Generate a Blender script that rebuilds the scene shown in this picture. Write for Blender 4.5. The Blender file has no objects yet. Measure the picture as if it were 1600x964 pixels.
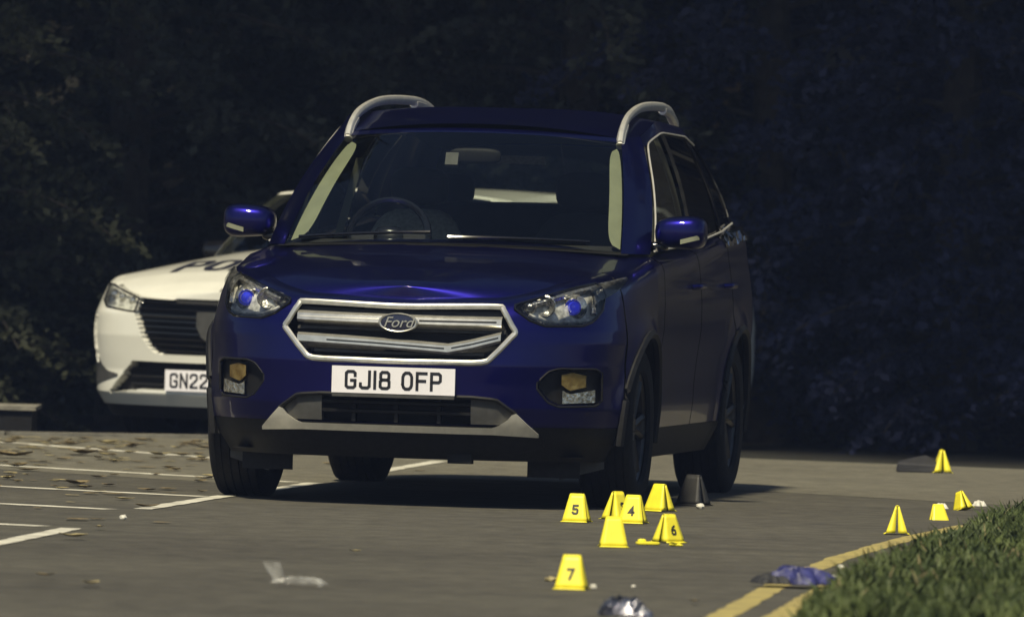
import bpy, bmesh, math, random
import numpy as np
from mathutils import Matrix, Vector
random.seed(7); RNG = np.random.default_rng(11)
S = bpy.context.scene
COL = S.collection
R = math.radians

# ------------------------------------------------------------------ camera
FPX, CAM_H, ROLL = 15400.0, 1.29, R(1.6)          # focal length in pixels of a 1600 px frame
PITCH = math.atan(170.0 / FPX)
FW = Vector((0, math.cos(PITCH), -math.sin(PITCH)))
UP0 = Vector((0, math.sin(PITCH), math.cos(PITCH)))
RT = math.cos(ROLL) * Vector((1, 0, 0)) + math.sin(ROLL) * UP0
UPV = math.cos(ROLL) * UP0 - math.sin(ROLL) * Vector((1, 0, 0))
cam_d = bpy.data.cameras.new('camera'); cam = bpy.data.objects.new('camera', cam_d); COL.objects.link(cam)
cam.matrix_world = Matrix(((RT.x, UPV.x, -FW.x, 0), (RT.y, UPV.y, -FW.y, 0), (RT.z, UPV.z, -FW.z, CAM_H), (0, 0, 0, 1)))
cam_d.sensor_width = 36; cam_d.lens = 36 * FPX / 1600
cam_d.clip_start = 0.5; cam_d.clip_end = 2000
cam_d.dof.use_dof = True; cam_d.dof.focus_distance = 41.3; cam_d.dof.aperture_fstop = 6.0
S.camera = cam

# ------------------------------------------------------------------ light
SUN_AZ, SUN_EL = R(-160), R(57)      # azimuth measured from +Y towards +X; the light comes from there
w = bpy.data.worlds.new('World'); S.world = w; w.use_nodes = True
nt = w.node_tree
sky = nt.nodes.new('ShaderNodeTexSky'); sky.sky_type = 'NISHITA'; sky.sun_disc = False
sky.sun_elevation = SUN_EL; sky.sun_rotation = SUN_AZ
bg = nt.nodes['Background']; bg.inputs['Strength'].default_value = 0.026
nt.links.new(sky.outputs[0], bg.inputs['Color'])
sd = bpy.data.lights.new('sun', 'SUN'); sd.energy = 2.0; sd.angle = R(6); sd.color = (1.0, 0.90, 0.66)
so = bpy.data.objects.new('sun', sd); COL.objects.link(so)
sdir = Vector((math.sin(SUN_AZ) * math.cos(SUN_EL), math.cos(SUN_AZ) * math.cos(SUN_EL), math.sin(SUN_EL)))
so.rotation_euler = sdir.to_track_quat('Z', 'Y').to_euler(); so.location = (-10, -10, 20)
S.view_settings.view_transform = 'Standard'; S.view_settings.look = 'None'
S.view_settings.gamma = 1; S.view_settings.use_curve_mapping = False
S.view_settings.exposure = 1.52
S.render.engine = 'CYCLES'
S.cycles.use_denoising = True
S.cycles.max_bounces = 8; S.cycles.transparent_max_bounces = 16

# ------------------------------------------------------------------ helpers
def tag(o, label=None, cat=None, group=None, kind=None):
    if label: o['label'] = label
    if cat: o['category'] = cat
    if group: o['group'] = group
    if kind: o['kind'] = kind
    return o
def obj(name, verts, faces, mat, parent=None, smooth=True, sharp=35):
    me = bpy.data.meshes.new(name)
    me.from_pydata([tuple(v) for v in verts], [], faces); me.validate(); me.update()
    return link(name, me, mat, parent, smooth, sharp)
def link(name, me, mat, parent=None, smooth=True, sharp=35):
    if mat: me.materials.append(mat)
    if smooth and len(me.polygons):
        me.polygons.foreach_set('use_smooth', [True] * len(me.polygons))
        me.set_sharp_from_angle(angle=R(sharp))
    o = bpy.data.objects.new(name, me); COL.objects.link(o); o.parent = parent
    return o
def empty(name, loc=(0, 0, 0), rz=0, rot=None):
    o = bpy.data.objects.new(name, None); COL.objects.link(o); o.location = loc
    o.rotation_euler = rot if rot else (0, 0, rz); o.empty_display_size = .1
    return o
def ground_at(px, py, z=0.0):
    d = FW + (px - 800) / FPX * RT - (py - 482) / FPX * UPV
    t = (z - CAM_H) / d.z
    return Vector((d.x * t, d.y * t, z))
class MB:
    """collects shapes for one mesh"""
    def __init__(s): s.v = []; s.f = []
    def add(s, v, f):
        o = len(s.v); s.v += [tuple(p) for p in v]; s.f += [tuple(i + o for i in q) for q in f]; return s
    def grid(s, fn, nu, nv, flip=False):
        v = [fn(i / nu, j / nv) for i in range(nu + 1) for j in range(nv + 1)]
        f = []
        for i in range(nu):
            for j in range(nv):
                a = i * (nv + 1) + j; q = (a, a + nv + 1, a + nv + 2, a + 1)
                f.append(q[::-1] if flip else q)
        return s.add(v, f)
    def box(s, c, h, rz=0, rx=0, ry=0):
        M = Matrix.Rotation(rz, 3, 'Z') @ Matrix.Rotation(ry, 3, 'Y') @ Matrix.Rotation(rx, 3, 'X'); c = Vector(c)
        v = [c + M @ Vector((x * h[0], y * h[1], z * h[2])) for x in (-1, 1) for y in (-1, 1) for z in (-1, 1)]
        return s.add(v, [(0, 1, 3, 2), (4, 6, 7, 5), (0, 4, 5, 1), (2, 3, 7, 6), (0, 2, 6, 4), (1, 5, 7, 3)])
    def tube(s, pts, r, n=8, cap=True, sec=None, upv=None):
        pts = [Vector(p) for p in pts]; rs = r if isinstance(r, (list, tuple)) else [r] * len(pts)
        V = []; up = Vector(upv) if upv else None
        for i, p in enumerate(pts):
            t = (pts[min(i + 1, len(pts) - 1)] - pts[max(i - 1, 0)]).normalized()
            a = up or (Vector((0, 0, 1)) if abs(t.z) < .95 else Vector((0, 1, 0)))
            x = t.cross(a).normalized(); y = x.cross(t).normalized()
            for k in range(n):
                an = 2 * math.pi * k / n + (math.pi / n if sec else 0)
                ca, sa = math.cos(an), math.sin(an)
                if sec: V.append(p + x * sec[0] * ca * 1.4142 + y * sec[1] * sa * 1.4142) if n == 4 else V.append(p + x * sec[0] * ca + y * sec[1] * sa)
                else: V.append(p + (x * ca + y * sa) * rs[i])
        F = []
        for i in range(len(pts) - 1):
            for k in range(n):
                F.append((i * n + k, i * n + (k + 1) % n, (i + 1) * n + (k + 1) % n, (i + 1) * n + k))
        if cap: F.append(tuple(range(n))[::-1]); F.append(tuple((len(pts) - 1) * n + k for k in range(n)))
        return s.add(V, F)
    def lathe(s, prof, c, axis='X', n=32):
        c = Vector(c); V = []
        for i in range(n):
            an = 2 * math.pi * i / n
            for (r, a) in prof:
                V.append(c + (Vector((a, r * math.cos(an), r * math.sin(an))) if axis == 'X' else
                              Vector((r * math.cos(an), a, r * math.sin(an))) if axis == 'Y' else Vector((r * math.cos(an), r * math.sin(an), a))))
        m = len(prof); F = [(i * m + j, ((i + 1) % n) * m + j, ((i + 1) % n) * m + j + 1, i * m + j + 1) for i in range(n) for j in range(m - 1)]
        return s.add(V, F)
    def sell(s, c, r, e=.5, nu=20, nv=12, fn=None):
        """super-ellipsoid"""
        sp = lambda t, q: math.copysign(abs(t) ** q, t); V = []
        for j in range(nv + 1):
            b = -math.pi / 2 + math.pi * j / nv
            for i in range(nu):
                a = 2 * math.pi * i / nu
                p = Vector((r[0] * sp(math.cos(b), e) * sp(math.cos(a), e), r[1] * sp(math.cos(b), e) * sp(math.sin(a), e), r[2] * sp(math.sin(b), e)))
                if fn: p = fn(p)
                V.append(Vector(c) + p)
        F = [(j * nu + i, j * nu + (i + 1) % nu, (j + 1) * nu + (i + 1) % nu, (j + 1) * nu + i) for j in range(nv) for i in range(nu)]
        return s.add(V, F)
    def build(s, name, mat, parent=None, smooth=True, sharp=35): return obj(name, s.v, s.f, mat, parent, smooth, sharp)
def lerp(a, b, t): return a + (b - a) * t
def itp(x, T): return float(np.interp(x, [p[0] for p in T], [p[1] for p in T]))
def smooth_path(P, n=8, closed=False):
    P = [Vector(p) for p in P]; out = []; N = len(P)
    for i in range(N if closed else N - 1):
        g = (lambda k: P[k % N]) if closed else (lambda k: P[max(0, min(N - 1, k))])
        p0, p1, p2, p3 = g(i - 1), g(i), g(i + 1), g(i + 2)
        for k in range(n):
            t = k / n
            out.append(.5 * ((2 * p1) + (p2 - p0) * t + (2 * p0 - 5 * p1 + 4 * p2 - p3) * t * t + (3 * p1 - p0 - 3 * p2 + p3) * t ** 3))
    if not closed: out.append(P[-1])
    return out

# ------------------------------------------------------------------ materials
def mat(name, col, rough=.5, metal=0, coat=0, spec=.5, noise=0, nscale=20, bump=0, bscale=80, col2=None, emit=None, estr=0, coat_r=.03, detail=6):
    m = bpy.data.materials.new(name); m.use_nodes = True; n = m.node_tree.nodes; L = m.node_tree.links; b = n['Principled BSDF']
    b.inputs['Base Color'].default_value = (*col, 1); b.inputs['Roughness'].default_value = rough; b.inputs['Metallic'].default_value = metal
    b.inputs['Coat Weight'].default_value = coat; b.inputs['Coat Roughness'].default_value = coat_r; b.inputs['Specular IOR Level'].default_value = spec
    tc = n.new('ShaderNodeTexCoord')
    if noise or col2:
        t = n.new('ShaderNodeTexNoise'); t.inputs['Scale'].default_value = nscale; t.inputs['Detail'].default_value = detail; L.new(tc.outputs['Object'], t.inputs['Vector'])
        r = n.new('ShaderNodeValToRGB'); c2 = col2 or tuple(c * (1 - noise) for c in col); c1 = col if col2 else tuple(min(1, c * (1 + noise)) for c in col)
        r.color_ramp.elements[0].position = .35; r.color_ramp.elements[1].position = .65
        r.color_ramp.elements[0].color = (*c2, 1); r.color_ramp.elements[1].color = (*c1, 1)
        L.new(t.outputs['Fac'], r.inputs[0]); L.new(r.outputs[0], b.inputs['Base Color'])
    if bump:
        t2 = n.new('ShaderNodeTexNoise'); t2.inputs['Scale'].default_value = bscale; t2.inputs['Detail'].default_value = 4; L.new(tc.outputs['Object'], t2.inputs['Vector'])
        bn = n.new('ShaderNodeBump'); bn.inputs['Strength'].default_value = bump; bn.inputs['Distance'].default_value = .01
        L.new(t2.outputs['Fac'], bn.inputs['Height']); L.new(bn.outputs[0], b.inputs['Normal'])
    if emit: b.inputs['Emission Color'].default_value = (*emit, 1); b.inputs['Emission Strength'].default_value = estr
    return m
def glass_mat(name, tint=(.75, .8, .78), ior=1.45, rough=.0, bump=0, bscale=30):
    m = bpy.data.materials.new(name); m.use_nodes = True; n = m.node_tree.nodes; L = m.node_tree.links; n.remove(n['Principled BSDF'])
    tr = n.new('ShaderNodeBsdfTransparent'); tr.inputs[0].default_value = (*tint, 1)
    gl = n.new('ShaderNodeBsdfGlossy'); gl.inputs['Roughness'].default_value = rough + .02; gl.inputs[0].default_value = (.6, .6, .62, 1)
    fr = n.new('ShaderNodeFresnel'); fr.inputs[0].default_value = ior; mx = n.new('ShaderNodeMixShader')
    if bump:
        tc = n.new('ShaderNodeTexCoord'); t = n.new('ShaderNodeTexNoise'); t.inputs['Scale'].default_value = bscale; L.new(tc.outputs['Object'], t.inputs[0])
        bn = n.new('ShaderNodeBump'); bn.inputs['Strength'].default_value = bump; L.new(t.outputs['Fac'], bn.inputs['Height']); L.new(bn.outputs[0], gl.inputs['Normal'])
    L.new(fr.outputs[0], mx.inputs[0]); L.new(tr.outputs[0], mx.inputs[1]); L.new(gl.outputs[0], mx.inputs[2]); L.new(mx.outputs[0], n['Material Output'].inputs[0])
    return m
M = {}
M['blue'] = mat('blue_metallic_paint', (.0055, .0040, .098), .36, .97, .55, .5, noise=.10, nscale=3)
M['black_gloss'] = mat('black_gloss', (.005, .005, .006), .15, 0, .4, .4)
M['black'] = mat('black_plastic', (.009, .009, .0095), .6, 0, 0, .2, noise=.25, nscale=40)
M['grey_plastic'] = mat('dark_grey_plastic', (.05, .05, .048), .6, 0, 0, .3, noise=.15, nscale=30)
M['under'] = mat('underbody', (.006, .006, .006), .9)
M['chrome'] = mat('chrome', (.60, .585, .52), .30, .78, noise=.12, nscale=25)
M['silver'] = mat('satin_silver', (.62, .60, .53), .38, .55, noise=.08, nscale=25)
M['rubber'] = mat('tyre_rubber', (.0085, .0085, .0085), .85, 0, 0, .2, noise=.3, nscale=30, bump=.3, bscale=120)
M['alloy'] = mat('alloy', (.045, .045, .047), .35, .8, noise=.15, nscale=18)
M['glass'] = glass_mat('window_glass', (.84, .88, .84))
M['privacy'] = glass_mat('privacy_glass', (.22, .24, .24))
M['lens'] = glass_mat('lamp_lens', (.9, .92, .93), 1.5, .02, bump=.06, bscale=14)
M['reflector'] = mat('lamp_reflector', (.60, .58, .52), .22, .9, noise=.4, nscale=45, bump=.6, bscale=55)
M['lamp_house'] = mat('lamp_housing', (.50, .49, .44), .4, .1, noise=.45, nscale=34, bump=.4, bscale=60)
M['blue_lens'] = mat('blue_projector_lens', (.02, .03, .5), .08, 0, 1, emit=(.06, .07, 1.0), estr=.10)  # blue colour and glow stand in for reflected police beacons
M['amber'] = mat('amber_reflector', (.46, .34, .13), .28, .75, col2=(.20, .12, .03), nscale=16, bump=.35, bscale=28)
M['plate'] = mat('number_plate_white', (.74, .72, .75), .35, noise=.04, nscale=8)
M['ink'] = mat('plate_black', (.012, .012, .016), .4)
M['cream'] = mat('pale_trim', (.19, .20, .135), .7, noise=.08, nscale=12)
M['interior'] = mat('interior_black', (.012, .012, .013), .8, noise=.2, nscale=20)
M['seat'] = mat('seat_cloth', (.22, .22, .18), .9, noise=.2, nscale=60, bump=.2, bscale=200)
M['white'] = mat('white_paint', (.62, .615, .55), .35, 0, .8, noise=.03, nscale=5)
M['navy_ink'] = mat('navy_lettering', (.008, .009, .024), .45)
M['yellow'] = mat('marker_yellow', (.80, .70, .035), .42, noise=.06, nscale=25)
M['marker_ink'] = mat('marker_black', (.025, .025, .02), .6)
M['dented'] = mat('bare_buckled_metal', (.42, .41, .44), .12, 1, noise=.3, nscale=20)  # silver of the added facets that glint on the shoulder
M['emblem_blue'] = mat('emblem_dark', (.02, .022, .05), .25, .3, .8)
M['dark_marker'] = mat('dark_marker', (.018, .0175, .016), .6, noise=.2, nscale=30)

# ------------------------------------------------------------------ stroke lettering
GL = {
 'G': [[(1, .76), (1, .9), (.8, 1), (.2, 1), (0, .9), (0, .1), (.2, 0), (.8, 0), (1, .1), (1, .45), (.6, .45)]],
 'J': [[(1, 1), (1, .1), (.8, 0), (.2, 0), (0, .1), (0, .24)]], '1': [[(.5, 0), (.5, 1)]], 'I': [[(.5, 0), (.5, 1)]],
 '8': [[(.2, .53), (.04, .62), (.04, .9), (.22, 1), (.78, 1), (.96, .9), (.96, .62), (.8, .53), (.2, .53)], [(.2, .53), (0, .43), (0, .1), (.22, 0), (.78, 0), (1, .1), (1, .43), (.8, .53)]],
 '0': [[(0, .1), (.2, 0), (.8, 0), (1, .1), (1, .9), (.8, 1), (.2, 1), (0, .9), (0, .1), (.1, .05)]],
 'O': [[(0, .25), (.1, .1), (.3, 0), (.7, 0), (.9, .1), (1, .25), (1, .75), (.9, .9), (.7, 1), (.3, 1), (.1, .9), (0, .75), (0, .25), (.05, .17)]],
 'F': [[(0, 0), (0, 1), (1, 1)], [(0, .52), (.85, .52)]], 'E': [[(1, 0), (0, 0), (0, 1), (1, 1)], [(0, .52), (.85, .52)]],
 'L': [[(0, 1), (0, 0), (1, 0)]], 'C': [[(1, .78), (1, .9), (.8, 1), (.2, 1), (0, .88), (0, .12), (.2, 0), (.8, 0), (1, .1), (1, .22)]],
 'P': [[(0, 0), (0, 1), (.8, 1), (1, .9), (1, .56), (.8, .46), (0, .46)]],
 'N': [[(0, 0), (0, 1)], [(0, 1), (1, 0)], [(1, 0), (1, 1)]],
 '2': [[(0, .76), (0, .9), (.2, 1), (.8, 1), (1, .9), (1, .62), (0, .12), (0, 0), (1, 0)]],
 '3': [[(0, .82), (0, .9), (.2, 1), (.8, 1), (1, .9), (1, .62), (.8, .53), (.35, .53)], [(.8, .53), (1, .42), (1, .1), (.8, 0), (.2, 0), (0, .1), (0, .2)]],
 '4': [[(.74, 0), (.74, 1), (0, .3), (1, .3)]],
 '5': [[(.95, 1), (.06, 1), (.04, .56), (.8, .56), (1, .45), (1, .12), (.8, 0), (.2, 0), (0, .12)]],
 '6': [[(.85, 1), (.3, .78), (0, .42), (0, .12), (.2, 0), (.8, 0), (1, .12), (1, .42), (.8, .54), (.06, .5)]],
 '7': [[(0, 1), (1, 1), (.4, 0)]]}
def lettering(name, text, h, cw, st, gap, fn, material, parent, space=None):
    """flat stroke letters; fn maps (u to the right, v up), centred, to a point"""
    adv = []
    for c in text: adv.append((space if space is not None else cw * .55) if c == ' ' else (st if c in '1I' else cw))
    tot = sum(adv) + gap * (len(text) - 1); x = -tot / 2; mb = MB()
    for c, a in zip(text, adv):
        if c != ' ':
            for pl in GL[c]:
                P = [Vector((x + st / 2 + p[0] * (a - st), -h / 2 + st / 2 + p[1] * (h - st))) for p in pl]
                Q = []
                for i in range(len(P) - 1):
                    k = max(1, int((P[i + 1] - P[i]).length / (st * 1.2)))
                    Q += [P[i].lerp(P[i + 1], j / k) for j in range(k)]
                Q.append(P[-1])
                Q[0] = Q[0] - (Q[1] - Q[0]).normalized() * st * .5; Q[-1] = Q[-1] + (Q[-1] - Q[-2]).normalized() * st * .5
                A = []
                for i, q in enumerate(Q):
                    t0 = (q - Q[max(0, i - 1)]); t1 = (Q[min(len(Q) - 1, i + 1)] - q)
                    t0 = t0.normalized() if t0.length else t1.normalized(); t1 = t1.normalized() if t1.length else t0
                    t = (t0 + t1); t = t.normalized() if t.length > .1 else t1
                    nrm = Vector((-t.y, t.x)); k = 1 / max(.5, abs(t.dot(t1)))
                    A.append((q + nrm * st / 2 * k, q - nrm * st / 2 * k))
                V = [fn(p.x, p.y) for ab in A for p in ab]
                mb.add(V, [(2 * i, 2 * i + 1, 2 * i + 3, 2 * i + 2) for i in range(len(A) - 1)])
        x += a + gap
    return mb.build(name, material, parent, smooth=False)
def text_mesh(name, body, size, shear, fn, material, parent):
    cu = bpy.data.curves.new(name, 'FONT'); cu.body = body; cu.size = size; cu.shear = shear; cu.align_x = 'CENTER'; cu.align_y = 'CENTER'
    t = bpy.data.objects.new('tmp', cu); COL.objects.link(t); bpy.context.view_layer.update()
    me = bpy.data.meshes.new_from_object(t.evaluated_get(bpy.context.evaluated_depsgraph_get()))
    bpy.data.objects.remove(t); bpy.data.curves.remove(cu); me.materials.clear()
    for v in me.vertices: v.co = fn(v.co.x, v.co.y)
    return link(name, me, material, parent, smooth=False)

# ------------------------------------------------------------------ the setting
def ground_mat(name, c1, c2, stain, gravel=900, rough=.85):
    m = bpy.data.materials.new(name); m.use_nodes = True; n = m.node_tree.nodes; L = m.node_tree.links; b = n['Principled BSDF']
    tc = n.new('ShaderNodeTexCoord')
    def noise(sc, det, vec=None):
        t = n.new('ShaderNodeTexNoise'); t.inputs['Scale'].default_value = sc; t.inputs['Detail'].default_value = det; L.new(vec or tc.outputs['Object'], t.inputs['Vector']); return t
    def ramp(src, a, b_, p0=.35, p1=.65):
        r = n.new('ShaderNodeValToRGB'); e = r.color_ramp.elements; e[0].position = p0; e[1].position = p1; e[0].color = (*a, 1); e[1].color = (*b_, 1); L.new(src, r.inputs[0]); return r
    big = ramp(noise(.55, 5).outputs['Fac'], c2, c1, .3, .7)
    fine = ramp(noise(gravel / 6, 3).outputs['Fac'], (.55, .55, .55), (1.45, 1.45, 1.45))
    mul = n.new('ShaderNodeMixRGB'); mul.blend_type = 'MULTIPLY'; mul.inputs[0].default_value = 1; L.new(big.outputs[0], mul.inputs[1]); L.new(fine.outputs[0], mul.inputs[2])
    md = ramp(noise(9, 7).outputs['Fac'], (.78, .78, .78), (1.22, 1.22, 1.22)); m2 = n.new('ShaderNodeMixRGB'); m2.blend_type = 'MULTIPLY'; m2.inputs[0].default_value = 1
    L.new(mul.outputs[0], m2.inputs[1]); L.new(md.outputs[0], m2.inputs[2]); mul = m2
    mp = n.new('ShaderNodeMapping'); mp.inputs['Scale'].default_value = (.5, 2.2, 1); L.new(tc.outputs['Object'], mp.inputs[0])
    st = ramp(noise(1.6, 6, mp.outputs[0]).outputs['Fac'], (0, 0, 0), (1, 1, 1), .5, .72)
    mx = n.new('ShaderNodeMixRGB'); mx.inputs[2].default_value = (*stain, 1); L.new(mul.outputs[0], mx.inputs[1])
    k = n.new('ShaderNodeMath'); k.operation = 'MULTIPLY'; k.inputs[1].default_value = .6; L.new(st.outputs[0], k.inputs[0]); L.new(k.outputs[0], mx.inputs[0])
    L.new(mx.outputs[0], b.inputs['Base Color']); b.inputs['Roughness'].default_value = rough; b.inputs['Specular IOR Level'].default_value = .3
    bp = n.new('ShaderNodeBump'); bp.inputs['Strength'].default_value = .5; bp.inputs['Distance'].default_value = .006
    L.new(noise(gravel / 8, 4).outputs['Fac'], bp.inputs['Height']); L.new(bp.outputs[0], b.inputs['Normal'])
    return m
M['asphalt'] = ground_mat('asphalt', (.078, .073, .057), (.058, .054, .043), (.038, .036, .030))
M['asphalt_old'] = ground_mat('worn_asphalt', (.128, .120, .090), (.102, .095, .072), (.074, .069, .054))  # asphalt with lamplight put into its colour
M['asphalt_patch'] = ground_mat('patched_asphalt', (.062, .058, .048), (.054, .050, .042), (.038, .036, .032))
M['soil'] = ground_mat('dark_soil', (.022, .021, .016), (.014, .014, .011), (.008, .008, .007), 300)
M['line'] = mat('white_road_paint', (.62, .60, .50), .7, col2=(.38, .36, .30), nscale=9, bump=.2, bscale=150)
M['yline'] = mat('yellow_road_paint', (.38, .31, .10), .7, col2=(.25, .205, .08), nscale=9, bump=.2, bscale=150)
M['kerb'] = mat('kerb_concrete', (.16, .15, .12), .85, noise=.3, nscale=14, bump=.3, bscale=90)

def sheet(name, poly, z, m, kind='structure'):
    o = obj(name, [(p[0], p[1], z) for p in poly], [tuple(range(len(poly)))], m, smooth=False)
    return tag(o, kind=kind)
sheet('ground', [(-180, -60), (180, -60), (180, 260), (-180, 260)], -.08, M['soil'])
EDGE = [(-40, 50.2), (-2.6, 50.95), (-1.5, 51.45), (.2, 51.2), (1.26, 50.45), (2.6, 49.85), (5, 49.2), (40, 44)]
def slab(name, poly, z0, z1, m):
    n = len(poly); v = [(p[0], p[1], z1) for p in poly] + [(p[0], p[1], z0) for p in poly]
    f = [tuple(range(n))] + [(i, i + n, (i + 1) % n + n, (i + 1) % n) for i in range(n)]
    return tag(obj(name, v, f, m, smooth=False), kind='structure')
slab('road', [(-40, -20), (40, -20)] + EDGE[::-1], -.12, 0, M['asphalt'])
# paler sheet: lamplight painted onto the bays and turning area behind the cars
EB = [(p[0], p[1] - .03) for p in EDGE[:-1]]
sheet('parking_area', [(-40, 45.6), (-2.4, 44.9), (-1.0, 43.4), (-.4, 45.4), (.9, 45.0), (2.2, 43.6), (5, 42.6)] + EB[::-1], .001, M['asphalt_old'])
# pale kerb along the far left edge, single stones
kb = MB().box((0, 0, 0), (.45, .06, .05)).build('kerb_stone', M['kerb'], None, smooth=False)
kerb = tag(empty('kerb', (0, 0, 0)), kind='structure')
pts = [(-7, 50.95)] + EDGE[1:4]; seq = []
for a, b in zip(pts[:-1], pts[1:]):
    a = Vector((*a, 0)); b = Vector((*b, 0)); n_ = max(1, round((b - a).length / .915)); ang = math.atan2(b.y - a.y, b.x - a.x)
    for i in range(n_): seq.append((a.lerp(b, (i + .5) / n_), ang, (b - a).length / n_))
for i, (p, ang, ln) in enumerate(seq):
    o = kb if i == 0 else kb.copy()
    if i: COL.objects.link(o)
    o.parent = kerb; o.location = (p.x, p.y + .09, -.032 + random.uniform(-.004, .004)); o.rotation_euler = (0, 0, ang); o.scale = (ln / .915, 1, 1)

def strip(name, path, width, z, m):
    P = [Vector((*p, 0)) for p in path]; mb = MB(); V = []
    Q = []
    for a, b in zip(P[:-1], P[1:]):
        k = max(1, int((b - a).length / .12)); Q += [a.lerp(b, i / k) for i in range(k)]
    Q.append(P[-1])
    for i, q in enumerate(Q):
        t = (Q[min(i + 1, len(Q) - 1)] - Q[max(0, i - 1)]).normalized(); nn = Vector((-t.y, t.x, 0))
        e = random.uniform(-.006, .006); V += [q + nn * (width / 2 + e), q - nn * (width / 2 + random.uniform(-.006, .006))]
    o = obj(name, [(v.x, v.y, z) for v in V], [(2 * i, 2 * i + 1, 2 * i + 3, 2 * i + 2) for i in range(len(Q) - 1)], m, smooth=False)
    return tag(o, kind='structure')
bays = [[(-2.75, 49.85), (-1.15, 47.25)], [(-3.3, 46.40), (-.95, 44.05)], [(-3.3, 43.05), (-1.28, 41.61)], [(-3.3, 40.85), (-1.59, 39.61)], [(-3.3, 38.5), (-1.76, 37.42)]]
for l in bays: strip('bay_line', l, .115, .0022, M['line'])
for l in [[(-2.05, 33.4), (-1.64, 37.26)], [(-1.47, 39.72), (-1.19, 41.78)], [(-1.03, 42.75), (-.86, 44.0)], [(-.60, 46.1), (-.33, 48.2)]]:
    strip('edge_line', l, .080, .0034, M['line'])
strip('yellow_line', [(.40, 27.5), (.68, 30.9), (.985, 34.2), (1.235, 36.4), (1.55, 38.6), (1.9, 40.6)], .085, .0016, M['yline'])
strip('yellow_line', [(.58, 27.6), (.86, 31.0), (1.165, 34.2), (1.42, 36.3), (1.72, 38.4), (2.07, 40.3)], .085, .0016, M['yline'])

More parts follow.
